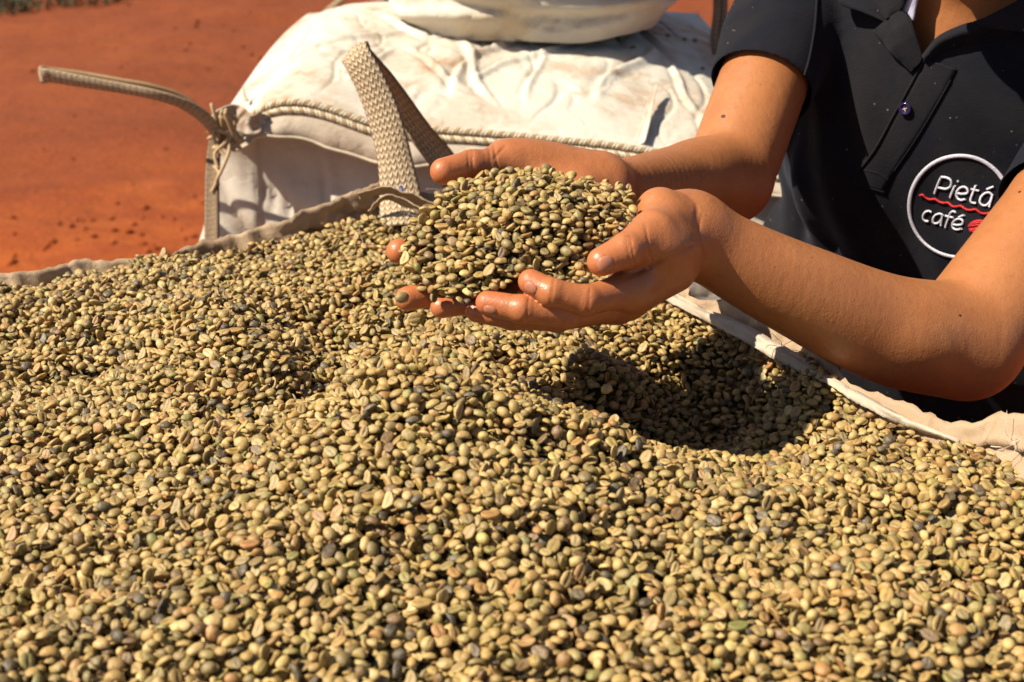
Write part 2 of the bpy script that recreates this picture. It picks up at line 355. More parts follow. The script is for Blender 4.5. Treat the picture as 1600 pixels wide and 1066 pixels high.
def open_sack():
    root = tag(empty('bulk_sack'), 'open white bulk sack brimming with green coffee beans in the foreground', 'sack', 'big woven bulk sacks')
    n = len(rimc); cen = np.array((-.2, .65, 0)); T = nrm(np.roll(rimc, -1, 0) - np.roll(rimc, 1, 0)); Nn = np.cross(T, (0, 0, 1.0)); Nn = nrm(Nn * (1, 1, 0))
    s = np.sign(np.einsum('ij,ij->i', Nn[:, :2], (rimc - cen)[:, :2])); Nn *= s[:, None]
    # ruffle of the rim
    ruf = np.array([fbm(p, 16, 3, 5) for p in rimc]) * .010 + np.array([fbm(p, 45, 2, 8) for p in rimc]) * .0035
    zj = np.array([fbm(p, 60, 3, 2) for p in rimc]) * .003
    rows = []
    prof = [(-.006, 'o'), (.0, 0.0), (.004, -.02), (.010, -.05), (.022, -.12), (.035, -.25), (.045, -.5), (.03, -.85), (.0, None)]
    top = rimc + Nn * ruf[:, None]; top[:, 2] += zj
    R = [top]
    for out, dz in prof[2:]:
        q = top + Nn * (out - ruf * .6)[:, None] if False else rimc + Nn * (out + ruf * .4)[:, None]
        q[:, 2] = (rimc[:, 2] + dz) if dz is not None else .003
        R.append(q)
    # resample vertical so side creases exist
    G = np.stack(R, 1)
    for i in range(n):
        for j in range(3, G.shape[1] - 1):
            G[i, j] += Nn[i] * fbm(G[i, j], 7, 3, 3) * .02
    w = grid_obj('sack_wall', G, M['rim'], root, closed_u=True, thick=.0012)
    # inner face of the rim: hangs down into the beans
    seam = []
    inn = []
    for i in range(n):
        x0 = top[i]; row = []
        for k, (o_, dz) in enumerate([(0, 0.0015), (.0035, -.004), (.006, -.010), (.0095, -.015), (.0070, -.0175), (.0050, -.0195), (.012, -.026), (.017, -.038), (.022, -.055), (.026, -.085)]):
            q = x0 - Nn[i] * (o_ + (0 if k < 2 else .0055 * fbm(x0 + (0, 0, dz * 3), 26, 3, 7) )); q = q.copy(); q[2] += dz + (0 if k < 2 else .004 * fbm(x0, 40, 2, k)); row.append(q)
        inn.append(row)
    inn2 = np.array([catmull(r_, 24) for r_ in inn])
    for i in range(n):
        for j in range(2, 24):
            q = inn2[i, j]; inn2[i, j] = q - Nn[i] * (-.0016 * math.exp(-(fbm(q * (1, 1, 1.6), 11, 2, 3) / .05) ** 2) - .0007 * math.exp(-(fbm(q, 38, 2, 8) / .07) ** 2) + .0008 * fbm(q, 90, 2, 1))
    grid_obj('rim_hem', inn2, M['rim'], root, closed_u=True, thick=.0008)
    I = np.array(inn); 
    # stitched seam line and frayed cut edge (zigzag) along the hem
    st = []
    for i in range(0, n, 4):
        a = I[i, 4] - Nn[i] * .0012; b = I[(i + 2) % n, 4] - Nn[(i + 2) % n] * .0012
        st.append(np.array([a, (a + b) / 2 - Nn[i] * .0006, a * .25 + b * .75]))
    tag(tubes('stitching', st, .00035, M['thread'], root, 4), kind='stuff')
    return root, top, Nn, I
SACK, rim_top, rim_N, rim_in = open_sack()

# flap strips with torn zigzag edge lying inside the right rim
def rim_flap(px_top, px_bot, name='torn_flap', mat='hem', amp=.0030, zig=.0016):
    a = catmull([P(*p) for p in px_top], 260); b = catmull([P(*p) for p in px_bot], 260); G = []
    for i in range(260):
        row = []
        for j in range(9):
            t = j / 8; q = a[i] * (1 - t) + b[i] * t
            q = q + np.array((-.4, -.5, .75)) * (amp * fbm(q * (1, 1, 1) + t, 22, 2, 4) - .0022 * math.exp(-(fbm(q, 9, 2, 6) / .06) ** 2) + .0035 * math.sin(t * 3.14) * (1 + .6 * fbm(q, 14, 1, 2)))
            if j == 8: q = q + (b[i] - a[i]) / np.linalg.norm(b[i] - a[i]) * zig * (abs((i / 3.5) % 1 - .5) * .6 + .9 * abs(fbm(q, 90, 2)))
            row.append(q)
        G.append(row)
    return grid_obj(name, np.array(G), M[mat], SACK, thick=.0007)
rim_flap([(1000, 418, 1.215), (1084, 474, 1.14), (1160, 505, 1.085), (1240, 550, 1.035), (1300, 588, .992), (1365, 626, .945), (1430, 661, .912), (1500, 689, .882)],
         [(985, 440, 1.19), (1082, 491, 1.128), (1150, 526, 1.075), (1225, 568, 1.03), (1290, 598, .985), (1352, 636, .942), (1427, 668, .909), (1499, 692, .881)])

def ribbon(name, path, widths, wdir, mat, parent, n=160, nw=9, thick=.0022, curl=0.0, twist=None, jitter=.0):
    p = catmull(path, n); T = nrm(np.gradient(p, axis=0)); wd = catmull(wdir, n) if np.ndim(wdir) == 2 else np.tile(wdir, (n, 1))
    wd = nrm(wd - T * np.einsum('ij,ij->i', wd, T)[:, None]); nn = np.cross(T, wd); wi = np.interp(np.linspace(0, 1, n), np.linspace(0, 1, len(widths)), widths)
    L = np.concatenate([[0], np.cumsum(np.linalg.norm(np.diff(p, axis=0), axis=1))]); G, uv = [], []
    cu = np.interp(np.linspace(0, 1, n), np.linspace(0, 1, len(curl)), curl) if np.ndim(curl) else np.full(n, curl)
    for i in range(n):
        row = []
        for j in range(nw):
            t = j / (nw - 1) * 2 - 1; a = t * max(abs(cu[i]), 1e-4)
            R = wi[i] / 2 / max(abs(cu[i]), 1e-4)
            q = p[i] + wd[i] * math.sin(a) * R + nn[i] * (1 - math.cos(a)) * R * np.sign(cu[i] if cu[i] else 1)
            if jitter: q = q + nn[i] * jitter * fbm(q, 40, 3)
            row.append(q); uv.append((L[i], (t + 1) / 2))
        G.append(row)
    return grid_obj(name, np.array(G), M[mat], parent, uv=uv, thick=thick)

# lift loop of the open sack, standing up at its far corner
def front_loop():
    # left leg rises from the corner, folds over at the top and comes down behind the hand
    ribbon('lift_strap', [P(628, 352, 1.385), P(625, 310, 1.40), P(617, 262, 1.40), P(604, 205, 1.395), P(588, 160, 1.39), P(569, 120, 1.385), P(553, 92, 1.385), P(549, 78, 1.395), P(556, 80, 1.41), P(580, 107, 1.42),
                          P(620, 152, 1.43), P(658, 202, 1.44), P(690, 245, 1.445), P(722, 300, 1.44), P(740, 345, 1.42)],
           [.042, .043, .038, .036, .036, .036, .035, .033, .033, .032, .032, .031, .030, .030, .03],
           np.array([(1, .1, .0), (1, .1, .05), (1, .0, .1), (.95, -.1, .2), (.9, -.15, .25), (.85, -.2, .4), (.75, -.2, .6), (.7, -.2, .7), (.7, -.3, .7), (.75, -.3, .62), (.8, -.4, .5), (.85, -.4, .35), (.9, -.3, .3), (1, -.1, .2), (1, 0, 0)], float),
           'web', SACK, n=240, nw=13, thick=.003, curl=[.2, .5, .75, .6, .8, .9, .6, .5, .7, .9, .9, .8, .6])
    # loose threads at the strap and the small blue tag
    tube('blue_mark', np.array([P(626, 292, 1.392), P(628, 299, 1.390)]), .0022, mat_plain('blue_yarn', (.06, .09, .28), .6), SACK, 6)
    # folds of the hem that gather at the strap
    for k, (a, b) in enumerate([([(560, 306, 1.375), (600, 296, 1.375), (640, 306, 1.375), (680, 322, 1.375), (720, 336, 1.37)], .016), ([(575, 330, 1.36), (605, 306, 1.36), (640, 318, 1.36), (676, 338, 1.355), (712, 350, 1.35)], .010)]):
        ribbon('hem_fold', [P(*q) for q in a], [b * .5, b, b * 1.2, b, b * .6], np.array((0, -.5, .85)), 'rim', SACK, n=90, nw=7, thick=.0012, curl=.8, jitter=.003)
    V = []
    r = random.Random(5)
    for (px, py, d, k) in [(565, 385, 1.32, 3), (1222, 545, 1.02, 4), (1590, 685, .85, 3), (540, 360, 1.35, 2), (1262, 540, 1.03, 3), (690, 300, 1.4, 3), (636, 330, 1.38, 3)]:
        for _ in range(k):
            p0 = P(px + r.uniform(-10, 10), py + r.uniform(-5, 5), d); pts = [p0]
            dr = np.array((r.gauss(0, 1), r.gauss(0, .4), r.gauss(.3, .8)))
            for s in range(6): dr = dr + np.array((r.gauss(0, .5), r.gauss(0, .3), r.gauss(-.1, .5))); pts.append(pts[-1] + nrm(dr) * .0035)
            V.append(catmull(pts, 14))
    tag(tubes('loose_threads', V, .0002, M['thread'], SACK, 4), kind='stuff')
front_loop()

# ------------------------------------------------------------------ closed sack behind
BX0, BX1, BY0, BY1 = -.375, .345, 1.70, 2.36
SEAM_PX = [(338, 200), (352, 210), (372, 216), (392, 206), (402, 190), (430, 179), (475, 177), (520, 188), (565, 204), (600, 213), (660, 218), (720, 222), (800, 228), (880, 236), (950, 243), (1010, 252), (1090, 262), (1150, 270), (1200, 279), (1245, 288)]
def back_sack():
    root = tag(empty('bulk_sack'), 'closed bulging white bulk sack behind the open one, dusted with brown soil', 'sack', 'big woven bulk sacks')
    seam = catmull([P(x, y, 1.70 + .03 * math.sin(i * .9) * 0) for i, (x, y) in enumerate(SEAM_PX)], 200)
    # ---- top cloth: grid from front seam to back edge
    nu, nv = 250, 180; G = np.zeros((nu, nv, 3))
    sx = seam[:, 0]
    for i in range(nu):
        u = i / (nu - 1); k = u * 199; a = int(k); f = seam[min(a, 199)] * (1 - (k - a)) + seam[min(a + 1, 199)] * (k - a)
        for j in range(nv):
            v = j / (nv - 1)
            # corners pulled in: outline rounded towards the back
            xe = BX0 + (BX1 - BX0) * u
            squeeze = 1 - .10 * v ** 3 - .02 * math.sin(v * 3.14)
            x = f[0] * (1 - v) + ((xe - (BX0 + BX1) / 2) * squeeze + (BX0 + BX1) / 2) * v
            y = f[1] * (1 - v) + BY1 * v + .05 * v * math.sin(u * 3.14)
            uu = 2 * u - 1; dome = (1 - abs(uu) ** 3.2) ** .75 * (math.sin(min(1, v * 1.02) * math.pi) ** .62 if 0 < v < .98 else 0)
            z = f[2] * (1 - v) + 1.01 * v + .072 * dome
            w = fbm((x, y * .6, 0), 4, 2, 3) * .008 - math.exp(-(fbm((x * 1.3, y * .7, 0), 7, 2, 6) / .035) ** 2) * .0035 - math.exp(-(fbm((x * .8, y * 1.1, 5), 13, 2, 9) / .05) ** 2) * .0018 + fbm((x, y, 0), 18, 2, 2) * .0012
            # long sharp creases
            for (cx, cy, ang, ln, amp, wd) in CREASES:
                dx, dy = x - cx, y - cy; s = dx * math.cos(ang) + dy * math.sin(ang); t = -dx * math.sin(ang) + dy * math.cos(ang) + .012 * math.sin(s * 25)
                if abs(s) < ln: w += amp * (1 - (s / ln) ** 2) * (math.exp(-(t / wd) ** 2) - .55 * math.exp(-((t - wd * 1.6) / (wd * 1.2)) ** 2))
            edge = min(1, v * 9) * min(1, (1 - v) * 6) * min(1, u * 10) * min(1, (1 - u) * 10)
            G[i, j] = (x, y, z + w * edge)
    grid_obj('sack_top', G, M['sack'], root, thick=.0012)
    # ---- walls
    loop = np.concatenate([G[:, 0], G[-1, 1:], G[-2::-1, -1], G[0, -2:0:-1]]); n = len(loop); cen = np.array(((BX0 + BX1) / 2, (BY0 + BY1) / 2, 0))
    lo = loop.copy(); N2 = nrm((lo - cen) * (1, 1, 0)); rows = []
    fr = (np.arange(n) < nu)
    for k, (out, z) in enumerate([(-.004, 0), (-.012, -.010), (-.016, -.022), (-.010, -.05), (.004, -.09), (.022, -.15), (.035, -.22), (.05, -.32), (.055, -.5), (.045, -.72), (.03, -.9), (0, -1.045)]):
        q = lo + N2 * out * .8
        sh = np.array((0, -1.0, 0)) * out
        uq = np.clip((lo[:, 0] - BX0) / (BX1 - BX0) * 2 - 1, -1, 1); sh = sh + np.array((1.0, 0, 0)) * (out * (.9 if False else .35) * uq ** 5)[:, None] if out > 0 else sh
        xo = np.interp(k, [0, 1, 2, 3, 4, 5, 8, 11], [0, .004, .010, .016, .018, .017, .01, .0]); ul = np.clip((.08 - (lo[:, 0] - BX0) / (BX1 - BX0)) / .05, 0, 1)
        q = lo + np.where(fr[:, None], sh, N2 * out) - np.array((1.0, 0, 0)) * (xo * ul)[:, None]
        q[:, 2] = np.maximum(lo[:, 2] * (1 if k < 3 else 0) + (1.045 if k >= 3 else 0) + z, .003) if k >= 3 else lo[:, 2] + z
        rows.append(q)
    W0 = np.stack(rows, 1)
    # dense vertical resample
    W = np.array([catmull(w, 70) for w in W0])
    for i in range(n):
        for j in range(4, 69):
            p = W[i, j]; fade = min(1, (j - 3) / 8)
            d = fbm((p[0], p[1], p[2] * .7), 6, 4, 1) * .016 + (abs(fbm(p, 9, 2, 2)) - .15) * .008
            if i < nu:  # drapery folds fanning out of the near left corner
                dx, dz = p[0] - BX0, 1.04 - p[2]
                a = math.atan2(dz, max(dx, .001)); r_ = math.hypot(dx, dz)
                d += .030 * (abs(math.sin(a * 7 + 1.5 * fbm(p, 4, 2))) ** .7 - .5) * math.exp(-((r_ - .14) / .15) ** 2)
                d -= .008 * math.exp(-((p[0] + .232 - .10 * (1.0 - p[2])) / .004) ** 2)
                d += .006 * math.exp(-((p[0] + .222 - .10 * (1.0 - p[2])) / .008) ** 2)
            W[i, j] = p + (np.array((0, -1.0, 0)) if i < nu else N2[i]) * d * fade
    grid_obj('sack_side', W, M['sackface'], root, closed_u=True, thick=.0012)
    # ---- overhanging flap of the top along the front edge, with rope seam
    fl = []
    for i in range(200):
        t = i / 199; row = []; lift = .010 + .006 * fbm(seam[i], 9, 3, 3)
        drop = np.interp(t, [0, .06, .12, .2, .35, .5, .7, 1], [.004, .006, .016, .024, .022, .014, .012, .010])
        for j in range(8):
            s = j / 7; row.append(seam[i] + np.array((0, -lift * math.sin(s * 1.9) * 1.6 - .004, -drop * s * 1.25 + .001 * fbm(seam[i], 30, 2, j))))
        fl.append(row)
    fl = np.array(fl); grid_obj('front_flap', fl, M['hem'], root, thick=.0015)
    tube('flap_edge', fl[::2, 7] + (0, -.001, 0), .0022, M['rope'], root, 6)
    # rope: two rows of twisted cord laid along the seam
    for row, (dy, dz) in enumerate([(-.004, .004), (.006, .011)]):
        for st in range(3):
            base = catmull(seam[::8] + (0, dy, dz), 1100); T, N, B = frames(base); a = np.arange(1100) * .30 * (1 if row == 0 else -1) + st * 2.094
            tube('rope_strand', base + (N * np.cos(a)[:, None] + B * np.sin(a)[:, None]) * .0024, .0023, M['rope' if st != 1 else 'ropedark'], root, 5)
    # ---- webbing sewn down the near left corner
    ribbon('corner_webbing', [P(342, 196, 1.675), P(336, 230, 1.668), P(333, 270, 1.655), P(332, 320, 1.64), P(332, 372, 1.62), P(332, 450, 1.60), P(336, 700, 1.66)], [.016, .018, .018, .018, .018, .02, .02], np.array((.92, -.35, 0)), 'webdark', root, n=160, nw=7, thick=.004, curl=.7)
    # left lift loop sticking out sideways
    ribbon('lift_strap', [P(341, 240, 1.66), P(338, 215, 1.65), P(331, 198, 1.64), P(312, 178, 1.625), P(280, 160, 1.61), P(240, 148, 1.60), P(190, 138, 1.60), P(130, 128, 1.60), P(85, 120, 1.60), P(66, 118, 1.60), P(66, 116, 1.615), P(86, 116, 1.625), P(130, 121, 1.63), P(190, 131, 1.63), P(240, 140, 1.635), P(290, 158, 1.65), P(325, 190, 1.66)],
           [.016, .016, .015, .013, .013, .0135, .0145, .016, .018, .019, .018, .017, .016, .015, .014, .014, .014], np.array((.1, -.35, .93)), 'web', root, n=260, nw=7, thick=.0045, curl=.5)
    # knot of tan cord at the corner
    r = random.Random(11); pts = []
    paths = []
    for k in range(7):
        c0 = P(352 + r.uniform(-9, 9), 198 + r.uniform(-8, 14), 1.655); pl = []
        for s in range(8): pl.append(c0 + np.array((r.gauss(0, .008), r.gauss(-.004, .004), r.gauss(0, .009))))
        paths.append(catmull(pl, 40))
    paths.append(catmull([P(348, 205, 1.65), P(334, 205, 1.64), P(336, 220, 1.64), P(345, 236, 1.64), P(352, 245, 1.64)], 30))
    paths.append(catmull([P(356, 210, 1.65), P(358, 235, 1.64), P(350, 258, 1.635), P(342, 275, 1.635), P(338, 284, 1.64)], 30))
    paths.append(catmull([P(366, 208, 1.65), P(350, 225, 1.64), P(336, 240, 1.64), P(340, 262, 1.64)], 30))
    paths.append(catmull([P(335, 260, 1.65), P(342, 270, 1.64), P(336, 290, 1.64), P(330, 300, 1.64)], 30))
    tubes('corner_knot', paths, .0022, M['cord'], root, 6)
    ribbon('corner_tuft', [P(386, 158, 1.78), P(382, 150, 1.79), P(380, 134, 1.80)], [.006, .004, .002], np.array((1, 0, 0)), 'hem', root, n=12, nw=3, thick=.001)
    # ears of cloth gathered at the corner
    ribbon('corner_gather', [P(330, 195, 1.665), P(345, 184, 1.67), P(364, 182, 1.68), P(392, 196, 1.68), P(410, 176, 1.69)], [.012, .026, .034, .028, .012], np.array((.1, .5, .85)), 'sack', root, n=70, nw=9, thick=.0015, curl=1.0, jitter=.006)
    # rear loops
    ribbon('lift_strap', [P(488, 44, 2.15), P(506, 20, 2.15), P(530, -2, 2.15), P(565, -30, 2.15), P(600, -20, 2.2), P(620, 20, 2.25)], [.016, .022, .026, .026, .025, .02], np.array((.8, -.2, .5)), 'webdark', root, n=90, nw=7, thick=.003, curl=.5)
    for dx in (0, 11):
        ribbon('lift_strap', [P(1118 + dx, 84, 2.02), P(1115 + dx, 60, 2.02), P(1119 + dx, 20, 2.02), P(1120 + dx, -30, 2.02), P(1124 + dx, -90, 2.02)], [.014, .013, .013, .012, .012], np.array((.6, -.8, 0)), 'web', root, n=80, nw=5, thick=.003, curl=.6)
    # pinched fold standing up on the top, near the strap
    ribbon('pinched_fold', [P(510, 130, 1.80), P(511, 150, 1.79), P(514, 170, 1.77), P(524, 190, 1.73), P(545, 204, 1.70)], [.004, .006, .010, .012, .006], np.array((.8, -.3, .5)), 'webdark', root, n=40, nw=5, thick=.0015, curl=.8)
    ribbon('pinched_fold', [P(1027, 132, 1.80), P(1018, 160, 1.77), P(1012, 190, 1.74), P(1002, 225, 1.71)], [.003, .010, .014, .02], np.array((.85, -.2, .4)), 'sack', root, n=40, nw=7, thick=.0015, curl=1.2)
    return root, G
CREASES = [(-.02, 1.86, 1.15, .17, .009, .0055), (-.05, 1.80, 1.9, .12, .007, .005), (.15, 1.82, 1.2, .12, .009, .007), (-.22, 1.85, .9, .12, .007, .006), (.05, 2.0, -.5, .16, .005, .007), (.02, 1.83, .95, .13, .008, .004), (-.10, 1.79, 2.3, .09, .006, .004),
           (-.15, 1.95, 2.4, .12, .006, .006), (.2, 1.95, 2.2, .12, .006, .006), (-.28, 1.78, .5, .09, .007, .005), (-.08, 2.05, .2, .2, .005, .008), (.03, 1.78, 1.57, .08, .005, .004), (.22, 1.80, 1.9, .09, .007, .004), (-.18, 1.78, 1.4, .07, .006, .004)]
BSACK, TOPG = back_sack()

def top_sack():
    root = tag(empty('small_sack'), 'smaller cream sack lying on top of the closed bulk sack', 'sack')
    nu, nv = 190, 80; G = np.zeros((nu, nv, 3)); cx, cy = .036, 2.07; z0 = 1.098
    for i in range(nu):
        a = 2 * math.pi * i / nu; ca, sa = math.cos(a), math.sin(a); e = 2.7
        rx, ry = .212, .235; k = (abs(ca) ** e + abs(sa) ** e) ** (-1 / e)
        for j in range(nv):
            v = j / (nv - 1); z = v * .42
            prof = (.93 + .10 * math.sin(min(1, v * 2.2) * math.pi * .5)) * (1 if v < .8 else math.sqrt(max(0, 1 - ((v - .8) / .2) ** 2)) * .97 + .03)
            low = math.exp(-(v / .05) ** 2) * .04
            x = cx + rx * ca * k * (prof - low); y = cy + ry * sa * k * (prof - low)
            p = (x, y, z)
            # sagging horizontal folds near the base, a hanging pleat across the front
            f = .014 * math.exp(-((z - .030 - .020 * math.sin(a * 1.5 + .4)) / .012) ** 2) - .010 * math.exp(-((z - .055 - .018 * math.sin(a * 2 + .9)) / .010) ** 2)
            f += .010 * math.exp(-((z - .085 - .03 * math.sin(a * 1.3)) / .016) ** 2)
            f += .012 * fbm((x * .8, y * .8, z * 2.4), 5, 2, 5) - .004 * math.exp(-(fbm((x, y, z * 2.8), 7, 2, 1) / .05) ** 2) - .003 * math.exp(-(fbm((x, y, z * 2), 16, 2, 7) / .06) ** 2)
            G[i, j] = (x + ca * f, y + sa * f, z0 + z + .012 * fbm((x, y, 0), 5, 2, 1) * (1 - v) + (.004 * ca))
    grid_obj('sack_cloth', G, M['topsack'], root, closed_u=True, thick=0)
    return root
TSACK = top_sack()
# ------------------------------------------------------------------ bodies: distance field -> one continuous skin
class Field:
    """list of groups; a group is a list of rounded cones / ellipsoids joined softly; groups are then joined with their own softness"""
    def __init__(self): self.g = []
    def group(self, k, join): self.g.append(dict(k=k, join=join, pr=[])); return self.g[-1]['pr']
    def bounds(self):
        lo, hi = [], []
        for g in self.g:
            for p in g['pr']: lo.append(p['lo']); hi.append(p['hi'])
        return np.min(lo, 0), np.max(hi, 0)
def cone(a, b, ra, rb):
    a, b = np.asarray(a, float), np.asarray(b, float)
    return dict(t='c', a=a, b=b, ra=ra, rb=rb, lo=np.minimum(a - ra, b - rb), hi=np.maximum(a + ra, b + rb), c=(a + b) / 2, R=np.linalg.norm(b - a) / 2 + max(ra, rb))
def ell(c, r, axes=None, rot=None):
    c = np.asarray(c, float); A = np.eye(3)
    if axes is not None:
        a0 = nrm(axes[0]); a1 = np.asarray(axes[1], float); a1 = nrm(a1 - a0 * (a0 @ a1)); a2 = np.cross(a0, a1); A = np.array([a0, a1, a2])
    m = max(r); return dict(t='e', cc=c, r=np.asarray(r, float), A=A, lo=c - m, hi=c + m, c=c, R=m)
def chain(L, pts, rs):
    for i in range(len(pts) - 1): L.append(cone(pts[i], pts[i + 1], rs[i], rs[i + 1]))
def pd(p, X):
    if p['t'] == 'c':
        ab = p['b'] - p['a']; t = np.clip(((X - p['a']) @ ab) / max(ab @ ab, 1e-12), 0, 1)
        return np.linalg.norm(X - p['a'] - t[:, None] * ab, axis=1) - (p['ra'] + (p['rb'] - p['ra']) * t)
    q = (X - p['cc']) @ p['A'].T; k0 = np.linalg.norm(q / p['r'], axis=1); k1 = np.linalg.norm(q / p['r'] ** 2, axis=1)
    return np.where(k1 > 1e-9, k0 * (k0 - 1) / np.maximum(k1, 1e-9), -min(p['r']))
def smin(a, b, k):
    h = np.maximum(k - np.abs(a - b), 0) / k; return np.minimum(a, b) - h * h * h * k / 6
def evalf(F, X, near=None):
    tot = np.full(len(X), 1.0)
    for gi, g in enumerate(F.g):
        d = None
        for pi, p in enumerate(g['pr']):
            if near is not None and not near(p): continue
            q = pd(p, X); d = q if d is None else smin(d, q, g['k'])
        if d is None: continue
        if 'with' in g:                       # a finger melts into its own palm, not into its neighbours
            base = None
            for p in F.g[g['with']]['pr']:
                if near is not None and not near(p): continue
                q = pd(p, X); base = q if base is None else smin(base, q, F.g[g['with']]['k'])
            if base is not None: d = smin(d, base, g['wk'])
        tot = np.minimum(tot, d) if 'with' in g else smin(tot, d, g['join'])
    return tot
def surface(F, h, extra=None, lo=None, hi=None):
    l, u = F.bounds(); l = l - .02 if lo is None else lo; u = u + .02 if hi is None else hi
    N = 16; nb = np.ceil((u - l) / (h * N)).astype(int)
    f = (lambda X, near=None: evalf(F, X, near) + (extra(X) if extra else 0))
    I = np.stack(np.meshgrid(*[np.arange(k) for k in nb], indexing='ij'), -1).reshape(-1, 3); C = l + (I + .5) * N * h
    fc = np.abs(evalf(F, C)); hd = N * h * .87
    I = I[fc < hd * 1.15 + .012]; C = C[fc < hd * 1.15 + .012]
    big = (nb * N + 8).astype(np.int64); gid = lambda i: (i[..., 0] * big[1] + i[..., 1]) * big[2] + i[..., 2]
    ids, pos, quads = [], [], []
    gr = np.stack(np.meshgrid(*[np.arange(N + 1)] * 3, indexing='ij'), -1)
    co = np.array([(a, b, c) for a in (0, 1) for b in (0, 1) for c in (0, 1)])
    for bi, c in zip(I, C):
        base = bi * N; X = l + (base + gr.reshape(-1, 3)) * h
        near = lambda p, c=c: np.linalg.norm(p['c'] - c) - p['R'] < hd + .045
        D = f(X, near).reshape(N + 1, N + 1, N + 1)
        if D.min() > 0 or D.max() < 0: continue
        S = D < 0; cs = sum(S[a:N + a, b:N + b, d:N + d].astype(np.int8) for a, b, d in co); cell = np.argwhere((cs > 0) & (cs < 8))
        acc = np.zeros((len(cell), 3)); cnt = np.zeros(len(cell))
        for a, b in [(i, j) for i in range(8) for j in range(i + 1, 8) if np.abs(co[i] - co[j]).sum() == 1]:
            ca, cb = cell + co[a], cell + co[b]; da, db = D[tuple(ca.T)], D[tuple(cb.T)]; m = (da < 0) != (db < 0)
            t = np.where(m, da / np.where(da == db, 1, da - db), 0)
            acc += np.where(m[:, None], ca + (cb - ca) * t[:, None], 0); cnt += m
        pos.append(l + (base + acc / cnt[:, None]) * h); ids.append(gid(base + cell + 1))
        for ax in range(3):
            e = np.eye(3, dtype=int)[ax]; o1 = np.eye(3, dtype=int)[(ax + 1) % 3]; o2 = np.eye(3, dtype=int)[(ax + 2) % 3]
            sl0 = [slice(0, N)] * 3; sl1 = list(sl0); sl1[ax] = slice(1, N + 1); A_, B_ = S[tuple(sl0)], S[tuple(sl1)]
            ed = np.argwhere(A_ != B_)
            if not len(ed): continue
            inside = A_[tuple(ed.T)]; g0 = base + ed + 1
            q = np.stack([gid(g0), gid(g0 - o1), gid(g0 - o1 - o2), gid(g0 - o2)], 1)
            q[~inside] = q[~inside][:, ::-1]; quads.append(q)
    ids = np.concatenate(ids); pos = np.concatenate(pos); quads = np.concatenate(quads)
    o = np.argsort(ids); ids = ids[o]; pos = pos[o]; ix = np.searchsorted(ids, quads); ix = np.minimum(ix, len(ids) - 1)
    ok = (ids[ix] == quads).all(1); quads = ix[ok]
    return project(F, pos, extra, h), quads
def grad(F, X, extra=None, e=4e-4):
    f = lambda Y: evalf(F, Y) + (extra(Y) if extra else 0)
    return np.stack([(f(X + d) - f(X - d)) / (2 * e) for d in np.eye(3) * e], 1)
def chunkf(F, X, extra):   # cull primitives chunk by chunk
    return evalf(F, X) + (extra(X) if extra else 0)
def project(F, X, extra=None, h=.002, it=2):
    X = X.copy(); order = np.lexsort((np.floor(X[:, 2] / .06), np.floor(X[:, 1] / .06), np.floor(X[:, 0] / .06)))
    key = np.floor(X / .06).astype(int); _, inv = np.unique(key, axis=0, return_inverse=True); inv = inv.ravel()
    o = np.argsort(inv, kind='stable'); bounds = np.flatnonzero(np.diff(inv[o])) + 1
    for part in np.split(o, bounds):
        Y = X[part]; c = (Y.min(0) + Y.max(0)) / 2; r = np.linalg.norm(Y - c, axis=1).max()
        near = lambda p: np.linalg.norm(p['c'] - c) - p['R'] < r + .045
        f = lambda Z: evalf(F, Z, near) + (extra(Z) if extra else 0)
        e = 5e-4
        for _ in range(it):
            g = np.stack([(f(Y + d) - f(Y - d)) / (2 * e) for d in np.eye(3) * e], 1); gg = np.maximum((g ** 2).sum(1), .2)
            s = (f(Y) / gg)[:, None] * g; ln = np.linalg.norm(s, axis=1, keepdims=True); Y = Y - s * np.minimum(1, h * 1.0 / np.maximum(ln, 1e-9))
        X[part] = Y
    return X

# ---- joints of the person
J = {}
J['shR'] = P(1262, -60, 1.30); J['elR'] = P(1137, 280, 1.185); J['wrR'] = P(940, 292, 1.005)
J['shL'] = J['shR'] + np.array((.262, -.190, -.045)); J['elL'] = P(1508, 535, 1.03); J['wrL'] = P(1078, 362, .945)
LAX = nrm(J['shL'] - J['shR']); MID = (J['shL'] + J['shR']) / 2; HIP = np.array((.46, 1.33, .88)); UAX = nrm(MID - HIP); FAX = nrm(np.cross(UAX, LAX) * -1)
if FAX[1] > 0: FAX = -FAX
LAX = nrm(LAX); NECK0 = MID + UAX * .035 - FAX * .012; HEAD = MID + UAX * .225 + FAX * .045
def bodypt(f, l, u, o=None): return (MID if o is None else o) + FAX * f + LAX * l + UAX * u

body = Field()
arm = body.group(.03, .02)     # group 0: torso, arms
# torso kept inside the shirt
arm += [ell(bodypt(.0, 0, -.15), (.075, .13, .16), (FAX, LAX, UAX)), ell(bodypt(-.0, 0, -.34), (.075, .115, .15), (FAX, LAX, UAX)), cone(J['shR'] * .9 + MID * .1, MID, .040, .05), cone(J['shL'] * .9 + MID * .1, MID, .040, .05)]
arm += [cone(bodypt(-.012, 0, .01), bodypt(.02, 0, .115), .056, .053), cone(bodypt(.0, 0, -.01), bodypt(.035, .0, -.05), .06, .05)]
